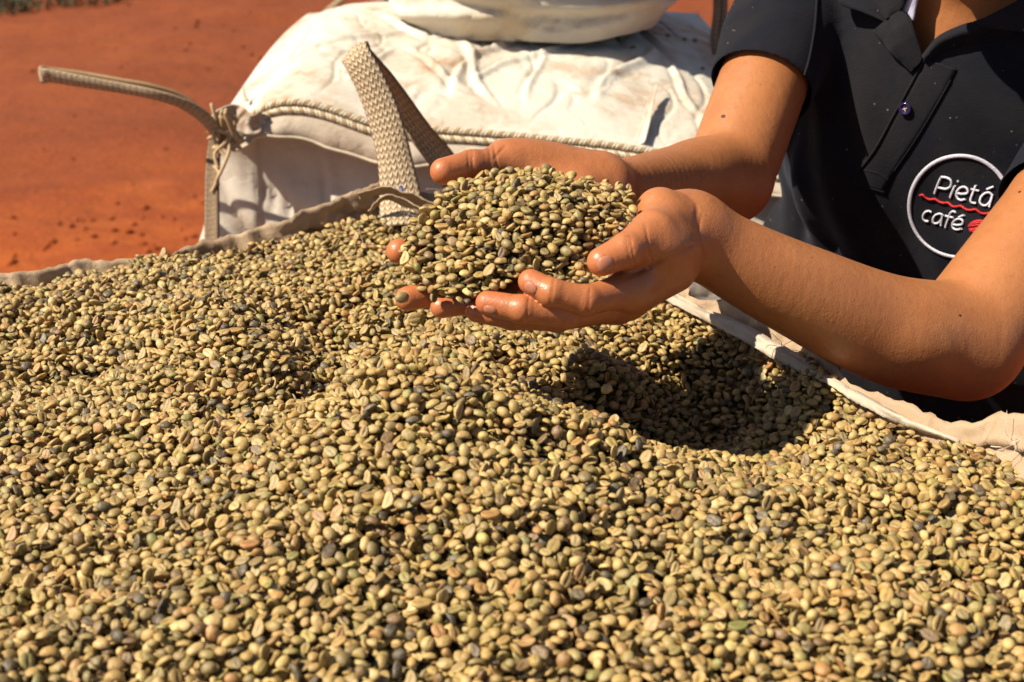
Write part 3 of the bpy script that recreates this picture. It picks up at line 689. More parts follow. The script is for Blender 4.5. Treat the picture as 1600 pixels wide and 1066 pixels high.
# right arm (far)
AR = body.group(.006, .022)
mR = J['shR'] * .5 + J['elR'] * .5
chain(AR, [J['shR'], mR, J['elR'] + (J['shR'] - J['elR']) * .12], [.043, .0385, .038])
fR = P(1050, 284, 1.10); cr_ = catmull(np.array([np.r_[J['elR'], .0375], np.r_[P(1095, 282, 1.145), .0325], np.r_[fR, .0262], np.r_[P(990, 288, 1.045), .0198], np.r_[J['wrR'] + (fR - J['wrR']) * .1, .0172]]), 30); AR2 = body.group(.0008, .014); chain(AR2, [c[:3] for c in cr_], [c[3] * 1.03 for c in cr_])
AR3 = body.group(.01, .016); AR3 += [ ell(P(1100, 276, 1.14), (.045, .027, .027), (fR - J['elR'], (0, 0, 1), (0, 1, 0)))]
# left arm (near)
AL = body.group(.006, .022)
chain(AL, [J['shL'], J['shL'] * .45 + J['elL'] * .55 + np.array((.004, 0, 0)), J['elL'] + (J['shL'] - J['elL']) * .10], [.046, .046, .0435])
fL = P(1385, 514, 1.005); gL = P(1250, 455, .975); hL = P(1150, 405, .958)
cl = catmull(np.array([np.r_[J['elL'], .0415], np.r_[fL, .0375], np.r_[gL, .0312], np.r_[hL, .0268], np.r_[J['wrL'], .0240]]), 34); AL2 = body.group(.0008, .014); chain(AL2, [c[:3] for c in cl], [c[3] * 1.03 for c in cl])
AL3 = body.group(.01, .016); AL3 += [ell(P(1425, 524, 1.0), (.040, .028, .030), (fL - J['elL'], (0, 0, 1), (0, 1, 0)))]
# head and neck
hd = body.group(.02, .03)
hd += [ell(HEAD + UAX * .03, (.095, .074, .088), (FAX, LAX, UAX)), ell(HEAD - UAX * .035 + FAX * .025, (.062, .056, .075), (FAX, LAX, UAX)), ell(HEAD - UAX * .095 + FAX * .062, (.022, .026, .018), (FAX, LAX, UAX)),
       cone(HEAD + FAX * .098 + UAX * .0, HEAD + FAX * .112 - UAX * .035, .006, .0115), ell(HEAD + FAX * .092 - UAX * .062, (.012, .024, .008), (FAX, LAX, UAX)), ell(HEAD + FAX * .085 + LAX * .03 + UAX * .012, (.012, .02, .008), (FAX, LAX, UAX)), ell(HEAD + FAX * .085 - LAX * .03 + UAX * .012, (.012, .02, .008), (FAX, LAX, UAX)),
       cone(MID + UAX * .1 + FAX * .015, HEAD - UAX * .03, .053, .055)]
for s in (-1, 1): hd.append(ell(HEAD + LAX * s * .076 - UAX * .01, (.020, .008, .032), (FAX, LAX, UAX)))

FL = []   # finger joints for flush colour, nails
def hand(joints_palm, fingers, thumb, palmk=.014, wk=.012):
    """palm group + one group per finger, each melting into the palm only"""
    gi = len(body.g); pl = body.group(palmk, .016); pl += joints_palm
    for pts, rs in fingers + [thumb]:
        g = body.group(.003, .0012); chain(g, pts, rs); body.g[-1]['with'] = gi; body.g[-1]['wk'] = wk if len(pts) > 2 else .01
        for i in range(1, len(pts) - 1): g.append(ell(pts[i], (rs[i] * 1.01,) * 3))
        FL.append((np.array(pts), rs))
# ---------------- left hand (near): thumb on top, fingers curled under the beans, pointing left
wL = J['wrL']
LI = [P(985, 452, .888), P(915, 470, .862), P(862, 457, .856), P(829, 440, .860)]
LM = [P(975, 470, .905), P(885, 490, .870), P(815, 483, .862), P(762, 473, .866)]
LR = [P(965, 478, .925), P(870, 497, .895), P(800, 496, .887), P(745, 487, .890)]
LP = [P(960, 470, .948), P(890, 490, .93), P(845, 488, .925), P(815, 480, .925)]
LT = [P(1048, 348, .925), P(1020, 362, .892), P(978, 392, .872), P(940, 409, .866)]
palmL = [cone(wL + np.array((0, -.004, .003)), LI[0], .0215, .0115), cone(wL, LM[0], .0205, .0110), cone(wL + np.array((-.0, .006, -.002)), LR[0], .020, .0105), cone(wL + np.array((0, .010, -.002)), LP[0], .019, .0105),
         cone(LI[0], LP[0], .0105, .0100), ell(P(1035, 385, .905), (.030, .0185, .022), (LT[1] - wL, (0, 0, 1), (0, 1, 0))), ell(P(1015, 425, .955), (.034, .017, .019), (LP[0] - wL, (0, 0, 1), (0, 1, 0))),
         cone(P(1045, 415, .915), P(990, 458, .90), .0185, .0125), cone(wL, P(1030, 330, .925), .022, .0155)]
hand(palmL, [(LI, [.0108, .0092, .0083, .0076]), (LM, [.0108, .0092, .0083, .0074]), (LR, [.0102, .0086, .0077, .0069]), (LP, [.0095, .0078, .0068, .0062])], (LT, [.0165, .0130, .0108, .0090]), wk=.012)
# ---------------- right hand (far): palm up, thumb along the far edge
wR = J['wrR']
RI = [P(752, 345, .955), P(700, 388, .935), P(658, 400, .922), P(623, 393, .915)]
RM = [P(765, 375, .945), P(715, 428, .925), P(676, 458, .905), P(637, 467, .897)]
RR = [P(790, 400, .938), P(765, 445, .915), P(730, 472, .900), P(690, 480, .895)]
RP = [P(830, 405, .935), P(805, 440, .92), P(790, 455, .912), P(778, 465, .907)]
RT = [P(868, 266, .99), P(795, 258, .972), P(737, 258, .955), P(693, 268, .942)]
palmR = [cone(wR, RI[0], .0185, .0115), cone(wR + np.array((0, -.005, 0)), RM[0], .0185, .0115), cone(wR + np.array((0, -.010, 0)), RR[0], .018, .011), cone(wR + np.array((0, -.014, 0)), RP[0], .017, .011), cone(RI[0], RP[0], .011, .0105),
         ell(P(838, 262, .985), (.038, .0175, .019), (RT[1] - wR, (0, 0, 1), (0, 1, 0))), ell(P(890, 320, .965), (.034, .019, .018), (RP[0] - wR, (0, 1, 0), (0, 0, 1))), cone(P(900, 268, .995), P(790, 252, .978), .0155, .0125), cone(P(935, 285, 1.00), P(850, 300, .975), .021, .019)]
hand(palmR, [(RI, [.0110, .0094, .0086, .0081]), (RM, [.0110, .0094, .0086, .0079]), (RR, [.0105, .0088, .0080, .0071]), (RP, [.0095, .0078, .0070, .0064])], (RT, [.0160, .0122, .0100, .0090]), wk=.012)

# skin creases: fine grooves across the fingers and palm
CR = []
def crease(a, b, wd=.0008, amp=.0010): CR.append((np.asarray(a), np.asarray(b), wd, amp))
for a, b in [((731, 228, .945), (733, 286, .95)), ((737, 230, .945), (739, 282, .95)), ((764, 228, .955), (768, 275, .965)), ((771, 230, .955), (778, 262, .965)), ((790, 228, .96), (770, 250, .96))]: crease(P(*a), P(*b), .0009, .0007)
for a, b in [((984, 368, .862), (992, 415, .860)), ((978, 368, .862), (985, 412, .860)), ((1008, 352, .875), (1018, 405, .872))]: crease(P(*a), P(*b), .0007, .0006)
for a, b in [((922, 452, .852), (918, 492, .852)), ((866, 436, .848), (860, 472, .848)), ((826, 468, .852), (822, 505, .855))]: crease(P(*a), P(*b), .0007, .0006)
crease(P(1022, 414, .89), P(975, 437, .88), .0013, .0016); crease(P(1050, 400, .905), P(1022, 414, .89), .0010, .0012)
crease(P(1088, 330, .925), P(1086, 395, .925), .0014, .0011); crease(P(1094, 345, .925), P(1080, 405, .925), .0012, .0010)
crease(P(1105, 262, 1.135), P(1128, 300, 1.14), .002, .0018)
def segd(X, a, b):
    ab = b - a; t = np.clip(((X - a) @ ab) / (ab @ ab), 0, 1); return np.linalg.norm(X - a - t[:, None] * ab, axis=1)
def crease_fn(X):
    e = np.zeros(len(X))
    for a, b, wd, amp in CR:
        c = (a + b) / 2; m = np.linalg.norm(X - c, axis=1) < np.linalg.norm(b - a) / 2 + .02
        if not m.any(): continue
        Y = X[m]; ab = nrm(b - a); t = np.clip((Y - a) @ (b - a) / ((b - a) @ (b - a)), -.2, 1.2); view = nrm(c - np.array((0, 0, CAMZ)))
        side = nrm(np.cross(ab, view)); dist = np.abs((Y - a) @ side); fade = np.clip(np.minimum(t + .2, 1.2 - t) * 3, 0, 1); dep = np.exp(-(((Y - c) @ view) / .012) ** 2)
        e[m] += amp * np.exp(-(dist / wd) ** 2) * fade * dep
    return e
print('field', round(time.time() - T0, 1))
bl, bu = body.bounds()
V, Q = surface(body, .0021, None)
print('nets', len(V), round(time.time() - T0, 1))
# drop skin that lies deep under the shirt is kept: one continuous body. Refine the hands once.
def refine(V, Q, mask):
    fm = mask[Q].all(1); e = {}; V = list(map(tuple, V)); newF = []
    def mid(a, b):
        k = (a, b) if a < b else (b, a)
        if k not in e: e[k] = len(V); V.append(tuple((np.array(V[a]) + np.array(V[b])) / 2))
        return e[k]
    new_ids = set()
    sub = Q[fm]
    for q in sub:
        m = [mid(int(q[i]), int(q[(i + 1) % 4])) for i in range(4)]; c = len(V); V.append(tuple(np.mean([V[int(i)] for i in q], axis=0)))
        for i in range(4): newF.append((int(q[i]), m[i], c, m[i - 1]))
    for q in Q[~fm]:
        o = []
        for i in range(4):
            a, b = int(q[i]), int(q[(i + 1) % 4]); o.append(a); k = (a, b) if a < b else (b, a)
            if k in e: o.append(e[k])
        newF.append(tuple(o))
    return np.array(V), newF
px, py, dd = proj(V)
hm = (px > 590) & (px < 1110) & (py > 190) & (py < 540) & (dd < 1.08)
V, Fq = refine(V, Q, hm)
V = project(body, V, crease_fn, .002, 2)
print('refined', len(V), round(time.time() - T0, 1))
# colouring of the skin itself: flushed fingertips, palms
flush = np.zeros(len(V))
for pts, rs in FL:
    d = np.linalg.norm(V - pts[-1], axis=1); flush = np.maximum(flush, np.exp(-(d / .017) ** 2))
    dj = np.min([segd(V, pts[i], pts[i + 1]) for i in range(len(pts) - 1)], axis=0); flush = np.maximum(flush, .6 * np.exp(-(dj / .016) ** 2))
for c, r in ((P(880, 300, .96), .07), (P(1000, 420, .92), .055)): flush = np.maximum(flush, .4 * np.exp(-(np.linalg.norm(V - c, axis=1) / r) ** 2))
PERSON = tag(empty('person', (0.46, 1.33, 0)), 'person in a dark navy polo shirt holding out a double handful of coffee beans', 'person')
PERSON_INV = PERSON.matrix_world.copy()
def put(o):   # keep world placement under the person's base point
    o.parent = PERSON; o.matrix_parent_inverse = Matrix.Translation(-Vector((0.46, 1.33, 0))); return o
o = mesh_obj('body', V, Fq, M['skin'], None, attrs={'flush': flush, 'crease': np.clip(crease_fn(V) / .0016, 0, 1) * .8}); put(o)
BODY = o
bvh_body = BVHTree.FromPolygons([Vector(v) for v in V], [tuple(int(i) for i in f) for f in Fq])
def cam_ray(bvh, px, py):
    d = Vector(P(px, py, 1.0)) - cam.location; h = bvh.ray_cast(cam.location, d.normalized()); return h
# fingernails
def nail(px, py, w, l, ang, name='fingernail', lift=.0005):
    h0 = cam_ray(bvh_body, px, py)
    if h0[0] is None: return
    n0 = h0[1]; view = (Vector(P(px, py, 1)) - cam.location).normalized()
    ex = Vector((1, 0, 0)); ey = view.cross(ex).normalized() * -1
    ca, sa = math.cos(ang), math.sin(ang); G = []; sc = h0[3] / FPX
    U = (ex * ca + ey * sa); W = (-ex * sa + ey * ca)
    U = (U - n0 * U.dot(n0)).normalized(); W = n0.cross(U).normalized()
    for i in range(13):
        row = []
        a = i / 12 * 2 - 1
        for j in range(9):
            b = j / 8 * 2 - 1
            s = (1 - abs(a) ** 2.6) ** .55; p = h0[0] + U * a * l / 2 + W * b * w / 2 * s
            h = bvh_body.find_nearest(p); row.append(h[0] + h[1] * (lift - .0007 * (abs(a) ** 3) + .0004 * (1 - b * b) * s))
        G.append(row)
    put(grid_obj(name, np.array([[tuple(q) for q in r] for r in G]), M['nail'], None, thick=.0003))
nail(946, 414, .0115, .0125, rad(12)); nail(829, 450, .0070, .0090, rad(-24)); nail(766, 485, .0062, .0088, rad(-6))
def mole(px, py, r):
    h = cam_ray(bvh_body, px, py)
    if h[0] is None: return
    bm = bmesh.new(); bmesh.ops.create_icosphere(bm, subdivisions=2, radius=r)
    q = h[1].to_track_quat('Z', 'Y').to_matrix(); me = bpy.data.meshes.new('mole')
    for v in bm.verts: v.co = h[0] + q @ Vector((v.co.x * 1.3, v.co.y, v.co.z * .3))
    bm.to_mesh(me); bm.free(); me.materials.append(M['mole']); put(link(bpy.data.objects.new('mole', me)))
mole(1130, 182, .0018); mole(1593, 300, .0012); mole(1500, 493, .0009)
print('body', round(time.time() - T0, 1))

# ------------------------------------------------------------------ shirt
shirt = Field(); sg = shirt.group(.045, .02)
sg += [ell(bodypt(.004, -.012, -.12), (.108, .184, .19), (FAX, LAX, UAX)), ell(bodypt(.010, -.014, -.34), (.115, .190, .22), (FAX, LAX, UAX)), ell(bodypt(.0, 0, -.52), (.12, .18, .16), (FAX, LAX, UAX)),
       ell(bodypt(.070, .075, -.155), (.052, .066, .066), (FAX, LAX, UAX)), ell(bodypt(.070, -.075, -.155), (.052, .066, .066), (FAX, LAX, UAX)),
       cone(bodypt(-.012, 0, .030), bodypt(-.006, 0, .055), .068, .062), cone(J['shR'], NECK0, .052, .05), cone(J['shL'], NECK0, .052, .05)]
def armpt(s, t): return J['sh' + s] + (J['el' + s] - J['sh' + s]) * t
slv = shirt.group(.02, .022); slv += [cone(armpt('R', 0), armpt('R', .40), .053, .0475), cone(armpt('R', .40), armpt('R', .64), .0475, .0455)]
slv2 = shirt.group(.02, .02); slv2 += [cone(armpt('L', 0), armpt('L', .40), .056, .053), cone(armpt('L', .40), armpt('L', .60), .053, .051)]
def shirt_folds(X):
    r = X - MID; f = r @ FAX; l = r @ LAX; u = r @ UAX
    w = .0030 * np.sin((l * 125 + u * 40) + 1.6 * np.sin(u * 14 + 1)) * np.clip((-u - .01) / .06, 0, 1) * np.clip((u + .42) / .2, 0, 1) * np.clip((-l - .0) / .05, 0, 1)
    w += .0034 * np.sin((l * 60 + u * 60) + 2.0 * np.sin(l * 16)) * np.clip((l - .01) / .05, 0, 1) * np.clip((-u) / .05, 0, 1)
    w += .006 * np.sin(u * 38 + l * 12 + 1.5 * np.sin(l * 11)) * np.clip((-u - .24) / .08, 0, 1)
    w += .005 * np.exp(-(((l + .118) + (u + .1) * .12) / .007) ** 2) * np.clip((-u) / .04, 0, 1)
    return w
SV, SQ = surface(shirt, .0045, shirt_folds)
print('shirt nets', len(SV), round(time.time() - T0, 1))
def cutmask(X):
    m = np.ones(len(X), bool)
    axR = nrm(J['elR'] - J['shR']); axL = nrm(J['elL'] - J['shL'])
    tR = (X - J['shR']) @ axR / np.linalg.norm(J['elR'] - J['shR']); tL = (X - J['shL']) @ axL / np.linalg.norm(J['elL'] - J['shL'])
    return tR, tL
tR, tL = cutmask(SV)
bvh_uncut = BVHTree.FromPolygons([Vector(v) for v in SV], [tuple(int(i) for i in f) for f in SQ])
def gd(g): return np.min([pd(p, SV) for p in g], axis=0)
dT, dSR, dSL = gd(sg), gd(slv), gd(slv2)
isR = dSR < dT - .004; isL = dSL < dT - .004
rel = SV - MID; fu = rel @ UAX; ff = rel @ FAX; ll = rel @ LAX
HEMR, HEML = .60, .55
kill = (isR & (tR > HEMR)) | (isL & (tL > HEML)) | (fu < -.56)
kill |= (fu + ff * .30 > .058) & (np.hypot(ll, ff) < .12)      # ring round the neck
NECKV = [(1405, -150), (1421, 0), (1429, 30), (1434, 52), (1443, 88), (1464, 66), (1479, 55), (1510, 41), (1541, 34), (1600, 2), (1660, -40), (1720, -150)]
sx_, sy_, sd_ = proj(SV); kill |= inside_poly(sx_, sy_, np.array(NECKV)) & (ff > .0) & (sd_ < 1.6)
keepf = ~kill[SQ].any(1)
SQ = SQ[keepf]; used = np.unique(SQ); remap = -np.ones(len(SV), int); remap[used] = np.arange(len(used)); SV = SV[used]; SQ = remap[SQ]
tR, tL, isR, isL = tR[used], tL[used], isR[used], isL[used]
ed = np.sort(np.concatenate([SQ[:, [0, 1]], SQ[:, [1, 2]], SQ[:, [2, 3]], SQ[:, [3, 0]]]), axis=1); eu, ec = np.unique(ed, axis=0, return_counts=True); be = eu[ec == 1]; bv = np.unique(be)
axR = J['elR'] - J['shR']; axL = J['elL'] - J['shL']
for m_, t, H, ax in ((isR, tR, HEMR, axR), (isL, tL, HEML, axL)):
    q = bv[m_[bv] & (t[bv] > H - .06)]; SV[q] += (H - t[q])[:, None] * ax
# relax the remaining cut edges so that they run smoothly
for _ in range(14):
    acc = np.zeros_like(SV); cn = np.zeros(len(SV)); np.add.at(acc, be[:, 0], SV[be[:, 1]]); np.add.at(acc, be[:, 1], SV[be[:, 0]]); np.add.at(cn, be[:, 0], 1); np.add.at(cn, be[:, 1], 1)
    q = bv[cn[bv] > 0]; SV[q] = SV[q] * .5 + acc[q] / cn[q][:, None] * .5
so = mesh_obj('polo_shirt', SV, SQ, M['shirt'], None); put(so)
md = so.modifiers.new('cloth', 'SOLIDIFY'); md.thickness = .0013; md.offset = -1
ms = so.modifiers.new('smooth', 'SUBSURF'); ms.levels = 1; ms.render_levels = 1
bvh_shirt = BVHTree.FromPolygons([Vector(v) for v in SV], [tuple(int(i) for i in f) for f in SQ])
bvh_both = bvh_shirt
tors = Field(); tors.group(.045, .02).extend(sg); tV, tQ = surface(tors, .006, shirt_folds)
bvh_torso = BVHTree.FromPolygons([Vector(v) for v in tV], [tuple(int(i) for i in f) for f in tQ])
def on_shirt(px, py, off=.001):
    if off in (.0009, .0010):      # embroidery: always on the breast, also where the sleeve hangs in front of it
        h = cam_ray(bvh_torso, px, py); hs = cam_ray(bvh_shirt, px, py)
        if h[0] is not None and hs[0] is not None and abs(hs[3] - h[3]) < .02: h = hs
    else: h = cam_ray(bvh_uncut, px, py)
    if h[0] is None: return None
    n = h[1] if h[1].dot(Vector(P(px, py, 1)) - cam.location) < 0 else -h[1]
    return np.array(h[0] + n * off), np.array(n)
def shirt_line(pts, n=80, off=.001, closed=False):
    p2 = catmull([(x, y, 0) for x, y in pts], n, closed)[:, :2]; out, last = [], None
    for x, y in p2:
        q = on_shirt(x, y, off)
        if q is not None: out.append(q[0])
    out = np.array(out)
    return out
def sm(path, k=4, closed=False):
    p = path.copy()
    for _ in range(k):
        if closed: p = (np.roll(p, 1, 0) + p * 2 + np.roll(p, -1, 0)) / 4
        else: p[1:-1] = (p[:-2] + 2 * p[1:-1] + p[2:]) / 4
    return p
def strip_on_shirt(name, left, right, mat, off=.0022, n=70, nw=7, thick=.001):
    a = catmull([(x, y, 0) for x, y in left], n); b = catmull([(x, y, 0) for x, y in right], n); G = []
    for i in range(n):
        row = []
        for j in range(nw):
            t = j / (nw - 1); x, y = (a[i] * (1 - t) + b[i] * t)[:2]; q = on_shirt(x, y, off)
            row.append(q[0] if q is not None else (row[-1] if row else (G[-1][j] if G else P(x, y, 1.25))))
        G.append(row)
    put(grid_obj(name, np.array(G), M[mat], None, thick=thick))
# placket: two lapped bands with a stitched box at the foot
strip_on_shirt('placket', [(1447, 92), (1420, 140), (1390, 195), (1360, 245), (1336, 276), (1332, 284)], [(1495, 108), (1468, 160), (1436, 212), (1406, 256), (1388, 287), (1382, 298)], 'shirt', .0011)
for nm, pts in (('placket_edge', [(1447, 90), (1421, 138), (1391, 193), (1361, 243), (1338, 274)]), ('placket_seam', [(1486, 125), (1452, 185), (1420, 235), (1398, 266)]), ('placket_seam', [(1338, 263), (1352, 265), (1372, 270), (1388, 279)]), ('placket_seam', [(1332, 284), (1350, 290), (1382, 299)])):
    L = sm(shirt_line(pts, 70, .0022 if nm == 'placket_edge' else .0014)); put(tube(nm, L, .0012 if nm == 'placket_edge' else .0007, M['collar'], None, 6))
L = sm(shirt_line([(1276, -5), (1272, 45), (1264, 90), (1256, 118)], 60, .0006)); put(tube('armhole_seam', L, .0012, M['collar'], None, 6))
# button with rim and four holes (thread cross)
def button():
    q, n = on_shirt(1417, 168, .0036); n = Vector(n); m = n.to_track_quat('Z', 'Y').to_matrix(); V, F = [], []
    prof = [(0, .0006), (.0030, .0006), (.0036, .0012), (.0046, .0017), (.0054, .0012), (.0056, 0), (.0052, -.001), (0, -.001)]
    for r, z in prof:
        for k in range(28): a = 2 * math.pi * k / 28; V.append(tuple(Vector(q) + m @ Vector((r * math.cos(a), r * math.sin(a), z))))
    b = put(mesh_obj('button', V, grid_faces(len(prof), 28, closed_v=True), M['button']))
    for a in (0.4, 1.97):
        d = m @ Vector((math.cos(a), math.sin(a), 0)) * .0017; t = tube('button_thread', np.array([tuple(Vector(q) + m @ Vector((0, 0, .0009)) - d), tuple(Vector(q) + m @ Vector((0, 0, .0014))), tuple(Vector(q) + m @ Vector((0, 0, .0009)) + d)]), .0004, M['thread'], None, 5); put(t)
button()
# embroidered badge, stitched to the left breast
cx, cy, R = 1500, 322, 79
LOGO = []
def logo_xy(u, v):   # u right, v up inside the badge (-1..1), slanted with the cloth
    a = rad(14.5); sh = .22
    x = u + v * sh; return cx + R * (x * math.cos(a) + v * math.sin(a) * -1 * -0.02 - 0 * v) , cy - R * (-x * math.sin(a) + v * math.cos(a))
def stroke(pts, r, mat, name, n=40, closed=False, raw=False):
    L = shirt_line([p if raw else logo_xy(*p) for p in pts], n, .0016, closed)
    if len(L) > 3: put(tube(name, sm(L, 2), r, M[mat], None, 7))
ring = [(cx + R * math.cos(t) * 1.0, cy - R * math.sin(t)) for t in np.linspace(0, 2 * math.pi, 40, endpoint=False)]
Lr = shirt_line(ring, 260, .0010, True); dl = proj(Lr)[2]; okr = dl > -9; st0 = int(np.argmin(okr)) if not okr.all() else 0; Lr = np.roll(Lr, -st0, 0)[np.roll(okr, -st0)]; Lr = sm(Lr, 6, bool(okr.all())); CLOSED = bool(okr.all())
V_, F_ = [], []
T_, N_, B_ = frames(np.vstack([Lr, Lr[:1]]))
rib = []
for i in range(len(Lr)):
    h = on_shirt(*[float(z) for z in proj(Lr[i])[:2]], .0010); nn_ = h[1] if h else np.array((0, -1, 0)); side = nrm(np.cross(T_[i], nn_)); row = []
    for j in range(7):
        a = math.pi * j / 6; row.append(Lr[i] + side * math.cos(a) * .00165 + nn_ * math.sin(a) * (.0008 + .0002 * (i % 2)))
    rib.append(row)
put(grid_obj('embroidered_ring', np.array(rib), M['white_thread'], None, closed_u=CLOSED))
def px_stroke(pts, r=.0011, mat='white_thread', name='embroidered_letter', n=36):
    # pts in pixels of the enlarged badge crop (5.61 per photograph pixel, origin 1400,230)
    L = shirt_line([(1400 + x / 5.61, 230 + y / 5.61) for x, y in pts], n, .0009)
    if len(L) > 3: return sm(L, 1)
def letter(strokes, r=.00098, mat='white_thread', name='embroidered_letter'):
    V, F = [], []
    for s in strokes:
        L = px_stroke(s, n=max(10, len(s) * 8))
        if L is None: continue
        v, f = tube_geo(L, r, 7, len(V)); V += v; F += f
    if V: put(mesh_obj(name, V, F, M[mat]))
letter([[(342, 400), (368, 330), (400, 258)], [(400, 258), (440, 262), (478, 280), (490, 310), (478, 345), (445, 362), (405, 357), (368, 348)]])         # P
letter([[(480, 438), (500, 385), (520, 335)]]); letter([[(543, 290), (546, 296), (548, 301)]], name='letter_dot')                                                          # i
letter([[(540, 400), (580, 408), (624, 402), (630, 372), (605, 348), (570, 352), (543, 378), (534, 412), (545, 445), (575, 462), (610, 455)]])  # e
letter([[(700, 332), (680, 385), (660, 440), (655, 470), (670, 486), (700, 490)], [(655, 366), (690, 375), (726, 382)]])             # t
SQZ = lambda L_: [(735 + (x - 738) * .93, y - 1) for x, y in L_]
letter([SQZ([(856, 425), (828, 400), (785, 405), (750, 435), (738, 475), (755, 505), (790, 512), (825, 490), (845, 455), (858, 412), (848, 450), (836, 488), (826, 525)])]); letter([SQZ([(800, 372), (835, 358), (866, 346)])], name='letter_accent')  # a with accent
letter([[(312, 566), (290, 556), (262, 564), (242, 590), (240, 620), (258, 642), (288, 646)]], .00088)   # c
letter([[(412, 588), (385, 580), (350, 592), (328, 622), (328, 652), (348, 666), (378, 658), (400, 632)], [(415, 590), (402, 640), (398, 684)]], .00088)   # a
letter([[(532, 568), (505, 560), (482, 575), (470, 610), (452, 655), (438, 700)], [(438, 598), (470, 606), (508, 614)]], .00088)   # f
letter([[(502, 672), (545, 680), (588, 672), (590, 642), (565, 626), (530, 634), (506, 658), (500, 690), (518, 714), (548, 720), (580, 712)]], .00088); letter([[(556, 612), (580, 602), (604, 592)]], .00088, name='letter_accent')   # e with accent
letter([[(212, 420), (235, 414), (262, 440), (300, 455), (345, 452), (385, 476), (425, 486), (462, 484), (500, 515), (540, 518), (575, 514), (620, 545), (660, 550), (700, 545), (740, 575), (780, 582), (830, 578), (880, 600), (930, 610)]], .0010, 'red_thread', 'embroidered_wavy_line')
for pts in ([(645, 692), (665, 668), (700, 650), (745, 645), (790, 660)], [(650, 690), (690, 684), (730, 682), (770, 690), (800, 680)], [(655, 680), (700, 664), (750, 660), (785, 672)], [(650, 720), (680, 716), (730, 706), (780, 705), (810, 700)], [(655, 728), (690, 738), (740, 742), (790, 730)], [(665, 726), (720, 724), (780, 718)]):
    letter([pts], .0012, 'red_thread', 'embroidered_bean')
# collar: flaps, stand and the turned-out top of the placket
def patch(name, rows, lifts, mat, n=60, nw=14, thick=.0018, smooth_k=3, seed=0):
    """cloth spanned between pixel polylines, each lying its own height above the shirt"""
    R = []
    for r_, lf in zip(rows, lifts):
        p2 = catmull([(x, y, 0) for x, y in r_], n)[:, :2]; lfv = np.interp(np.linspace(0, 1, n), np.linspace(0, 1, len(lf)), lf) if np.ndim(lf) else np.full(n, lf); row = []
        for (x, y), z in zip(p2, lfv):
            q = on_shirt(x, y, 0)
            if q is None: row.append(row[-1] if row else P(x, y, 1.22)); continue
            row.append(q[0] + (nrm(np.array(cam.location) - q[0]) * .35 + q[1] * .65) * z)
        R.append(sm(np.array(row), 6))
    G = np.array([catmull([R[k][i] for k in range(len(R))], nw) for i in range(n)])
    for i in range(n):
        for j in range(nw): G[i, j] += FAX * .0012 * fbm(G[i, j], 45, 2, seed)
    return put(grid_obj(name, G, M[mat], None, thick=thick))
def collar():
    G = []; n = 90
    for i in range(n):
        a = 1.25 + (2 * math.pi - 2.5) * i / (n - 1); fx, lx = math.cos(a), math.sin(a); base_u = .036; top_u = .070; row = []
        for o, t in [(0, 0), (.0, .5), (-.003, 1.0), (.004, 1.12), (.012, 1.0), (.020, .45), (.028, -.1), (.036, -.55)]:
            row.append(bodypt((.066 + o) * fx - .012, (.068 + o) * lx, base_u + (top_u - base_u) * t))
        G.append(catmull(row, 20))
    put(grid_obj('collar', np.array(G), M['collar'], None, thick=.002))
    patch('collar_flap', [[(1448, -60), (1434, -30), (1424, -8), (1413, 16), (1400, 27)], [(1400, -60), (1390, -30), (1384, -4), (1390, 16), (1394, 30)], [(1345, -60), (1330, -30), (1345, -6), (1366, 14), (1390, 34)], [(1322, -60), (1313, -25), (1321, 7), (1350, 17), (1387, 36)]],
          [[.012, .010, .008, .006, .005], .012, [.014, .014, .016, .012, .007], [.010, .012, .022, .016, .007]], 'collar', seed=3)
    patch('placket_turnout', [[(1411, 17), (1421, 24), (1429, 38), (1434, 55), (1443, 90)], [(1398, 26), (1410, 45), (1418, 62), (1427, 80), (1438, 100)], [(1386, 35), (1390, 50), (1400, 66), (1414, 84), (1431, 106)], [(1366, 48), (1378, 62), (1394, 80), (1410, 96), (1427, 112)]],
          [[.005, .006, .006, .005, .004], [.009, .012, .011, .008, .005], [.007, .010, .012, .008, .005], [.0015, .003, .006, .003, .004]], 'shirt', seed=5)
    patch('neck_tape', [[(1409, 18), (1417, 4), (1427, -14), (1437, -30)], [(1419, 22), (1426, 6), (1433, -12), (1441, -30)], [(1427, 34), (1432, 12), (1436, -6), (1444, -30)]], [[.002, .003, .004, .004], [.002, .003, .003, .003], [.000, .000, .000, .001]], 'label', n=30, nw=6, thick=.0008)
    patch('collar_stand', [[(1444, 86), (1463, 62), (1479, 51), (1510, 37), (1541, 29), (1600, -3), (1660, -45)], [(1446, 92), (1466, 70), (1482, 60), (1512, 49), (1545, 42), (1604, 16), (1664, -24)], [(1446, 98), (1470, 82), (1488, 76), (1515, 66), (1550, 62), (1610, 36), (1670, 0)]],
          [[.004, .006, .007, .008, .010, .012, .012], [.007, .010, .011, .010, .010, .010, .010], [.002, .001, .0005, .0005, .0005, .001, .001]], 'collar', n=80, seed=1)
    patch('collar_flap', [[(1524, 33), (1541, 27), (1568, 12), (1600, -6), (1650, -42), (1700, -90)], [(1530, 37), (1552, 35), (1580, 30), (1612, 18), (1662, -10), (1712, -60)], [(1534, 41), (1560, 46), (1590, 50), (1622, 48), (1680, 20), (1730, -30)]],
          [[.010, .013, .015, .016, .016, .016], [.012, .018, .022, .022, .020, .018], [.011, .018, .024, .026, .022, .018]], 'collar', n=70, seed=2)
collar()
